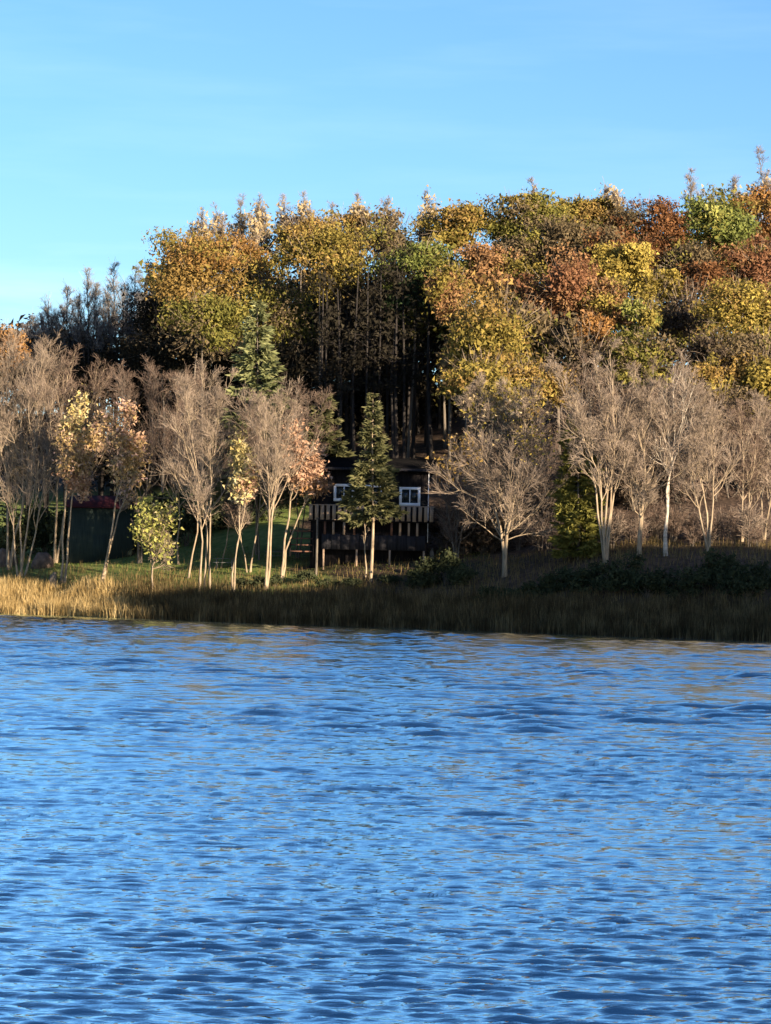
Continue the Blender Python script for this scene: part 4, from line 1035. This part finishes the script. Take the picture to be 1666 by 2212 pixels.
for k, (px, py, w, h) in enumerate(sh):
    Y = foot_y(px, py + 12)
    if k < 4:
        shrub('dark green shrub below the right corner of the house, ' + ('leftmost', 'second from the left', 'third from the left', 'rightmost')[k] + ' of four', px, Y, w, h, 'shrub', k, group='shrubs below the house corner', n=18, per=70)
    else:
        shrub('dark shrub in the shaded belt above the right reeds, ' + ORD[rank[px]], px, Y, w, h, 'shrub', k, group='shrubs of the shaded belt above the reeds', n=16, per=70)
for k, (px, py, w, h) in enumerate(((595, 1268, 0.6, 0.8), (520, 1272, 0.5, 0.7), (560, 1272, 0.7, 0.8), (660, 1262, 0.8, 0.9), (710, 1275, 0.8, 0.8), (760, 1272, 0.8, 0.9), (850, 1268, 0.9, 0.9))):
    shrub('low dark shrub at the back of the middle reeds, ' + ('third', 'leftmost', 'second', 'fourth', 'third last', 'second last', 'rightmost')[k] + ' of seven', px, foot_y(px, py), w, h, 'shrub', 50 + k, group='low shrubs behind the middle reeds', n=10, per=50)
# brown brush under the wood right of the house
for k in range(26):
    px = 958 + k * 28 + rng.uniform(-10, 10); Y = 205.5 + rng.uniform(-2.5, 4)
    shrub('brown leafless bush in the thicket behind the bare trees right of the house', px, Y, rng.uniform(1.1, 1.7), rng.uniform(2.6, 4.6), 'thicket', 100 + k, n=22, per=60, size=0.16, group='brown bushes behind the right shore row', name='bush')
protos = []
for k in range(44):
    px = 985 + k * 16 + rng.uniform(-9, 9)
    Y = foot_y(px, 1205 - 0.03 * (px - 1000)) + 2.0 + rng.uniform(-1.0, 6.0)
    lab = 'tangled leafless bush at the feet of the bare trees right of the house'; grp = 'leafless bushes at the feet of the right bare trees'
    if k < 6:
        protos.append(bare_bush(lab, px, Y, 1.3, 2.2, k, grp, TWIG_MAUVE if k % 3 else TWIG_TAN)); continue
    src = protos[k % 6]; b = on_ground(px, Y)
    o = src.copy(); COL.objects.link(o); o.location = b; o.rotation_euler.z = rng.uniform(0, 6.28); sc = rng.uniform(0.65, 1.3); o.scale = (sc, sc, sc * rng.uniform(0.85, 1.1))
    for ch in src.children:
        c = ch.copy(); COL.objects.link(c); c.parent = o
# dark undergrowth under the left wood
for k in range(15):
    px = 20 + k * 43 + rng.uniform(-10, 10); Y = 226 + rng.uniform(-2, 4)
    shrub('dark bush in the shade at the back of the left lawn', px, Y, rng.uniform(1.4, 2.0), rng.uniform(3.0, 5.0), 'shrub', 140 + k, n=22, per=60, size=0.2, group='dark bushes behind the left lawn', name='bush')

# ------------------------------------------------------------------ reeds and grass
def blades(name, label, cat, n, xr, dr, hr, wid, cols, seed, lean=0.22, clump=0.6, keep=None):
    rng = np.random.default_rng(seed)
    x = rng.uniform(xr[0], xr[1], n); d = rng.uniform(dr[0], dr[1], n)
    y = shore_y(x) + d / 0.79
    if keep is not None:
        m = keep(x, y, d, rng); x, y, d = x[m], y[m], d[m]
    n = len(x)
    hn = 0.5 + 0.5 * noise2(x * 1.1, y * 1.1, seed)
    h = rng.uniform(hr[0], hr[1], n) * (1 - clump * 0.5 + clump * 0.6 * hn)
    b = np.stack([x, y, np.maximum(ground(x, y), -0.25) - 0.05], 1)
    az = rng.uniform(0, 6.283, n); le = np.abs(rng.normal(0, lean, n)) * h
    top = b + np.stack([np.cos(az) * le, np.sin(az) * le, h], 1)
    mid = b * 0.45 + top * 0.55 + np.stack([-np.cos(az) * le, -np.sin(az) * le, 0 * h], 1) * 0.18
    fa = rng.uniform(0, math.pi, n); w = np.stack([np.cos(fa), np.sin(fa), 0 * fa], 1) * (wid * rng.uniform(0.6, 1.3, n))[:, None]
    V = np.stack([b - w, b + w, mid + w * 0.8, mid - w * 0.8, top + w * 0.12, top - w * 0.12], 1).reshape(-1, 3)
    i = np.arange(n)[:, None] * 6
    F = np.concatenate([i + np.array([[0, 1, 2, 3]]), i + np.array([[3, 2, 4, 5]])])
    o = link_mesh(name, V, F, island_mat(name, cols, 0.3)); o['kind'] = 'stuff'; o['label'] = label; o['category'] = cat
blades('reeds', 'belt of brown sedge and reeds along the water line, coloured darker for the shade on it', 'reeds', 40000, (-20, 36), (-0.9, 4.2), (0.8, 1.9), 0.020,  # painted darker than its own brown to deepen the shadow on this belt
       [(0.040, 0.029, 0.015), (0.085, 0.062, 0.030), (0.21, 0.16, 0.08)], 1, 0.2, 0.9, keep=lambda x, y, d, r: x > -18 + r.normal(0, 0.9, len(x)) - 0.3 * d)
blades('sunlit_straw_grass', 'dry straw grass along the water at the left, coloured paler for the sun on it', 'grass', 17000, (-38, -14), (-0.7, 4.6), (0.6, 1.6), 0.020,  # straw colour kept pale here to add to the sunlight past the shadow edge
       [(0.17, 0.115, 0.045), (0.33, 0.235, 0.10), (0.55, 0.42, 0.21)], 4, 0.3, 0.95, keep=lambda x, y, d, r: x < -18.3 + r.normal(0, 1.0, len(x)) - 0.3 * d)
blades('meadow_grass', 'tall dry grass on the bank behind the reeds', 'grass', 40000, (-38, 36), (3.6, 17), (0.35, 0.9), 0.016,
       [(0.07, 0.055, 0.026), (0.14, 0.105, 0.046), (0.26, 0.19, 0.085)], 2, 0.3, 0.8, keep=lambda x, y, d, r: r.uniform(size=len(x)) < np.clip(1.25 - (d - 3.6) / 7, 0.1 + 0.5 * smooth(x, 5, 10), 1))
blades('lawn_grass', 'short green grass of the lawn', 'grass', 14000, (-38, 8), (7.5, 22), (0.08, 0.2), 0.02,
       [(0.06, 0.10, 0.02), (0.12, 0.16, 0.035), (0.22, 0.21, 0.07)], 3, 0.4, 0.5)
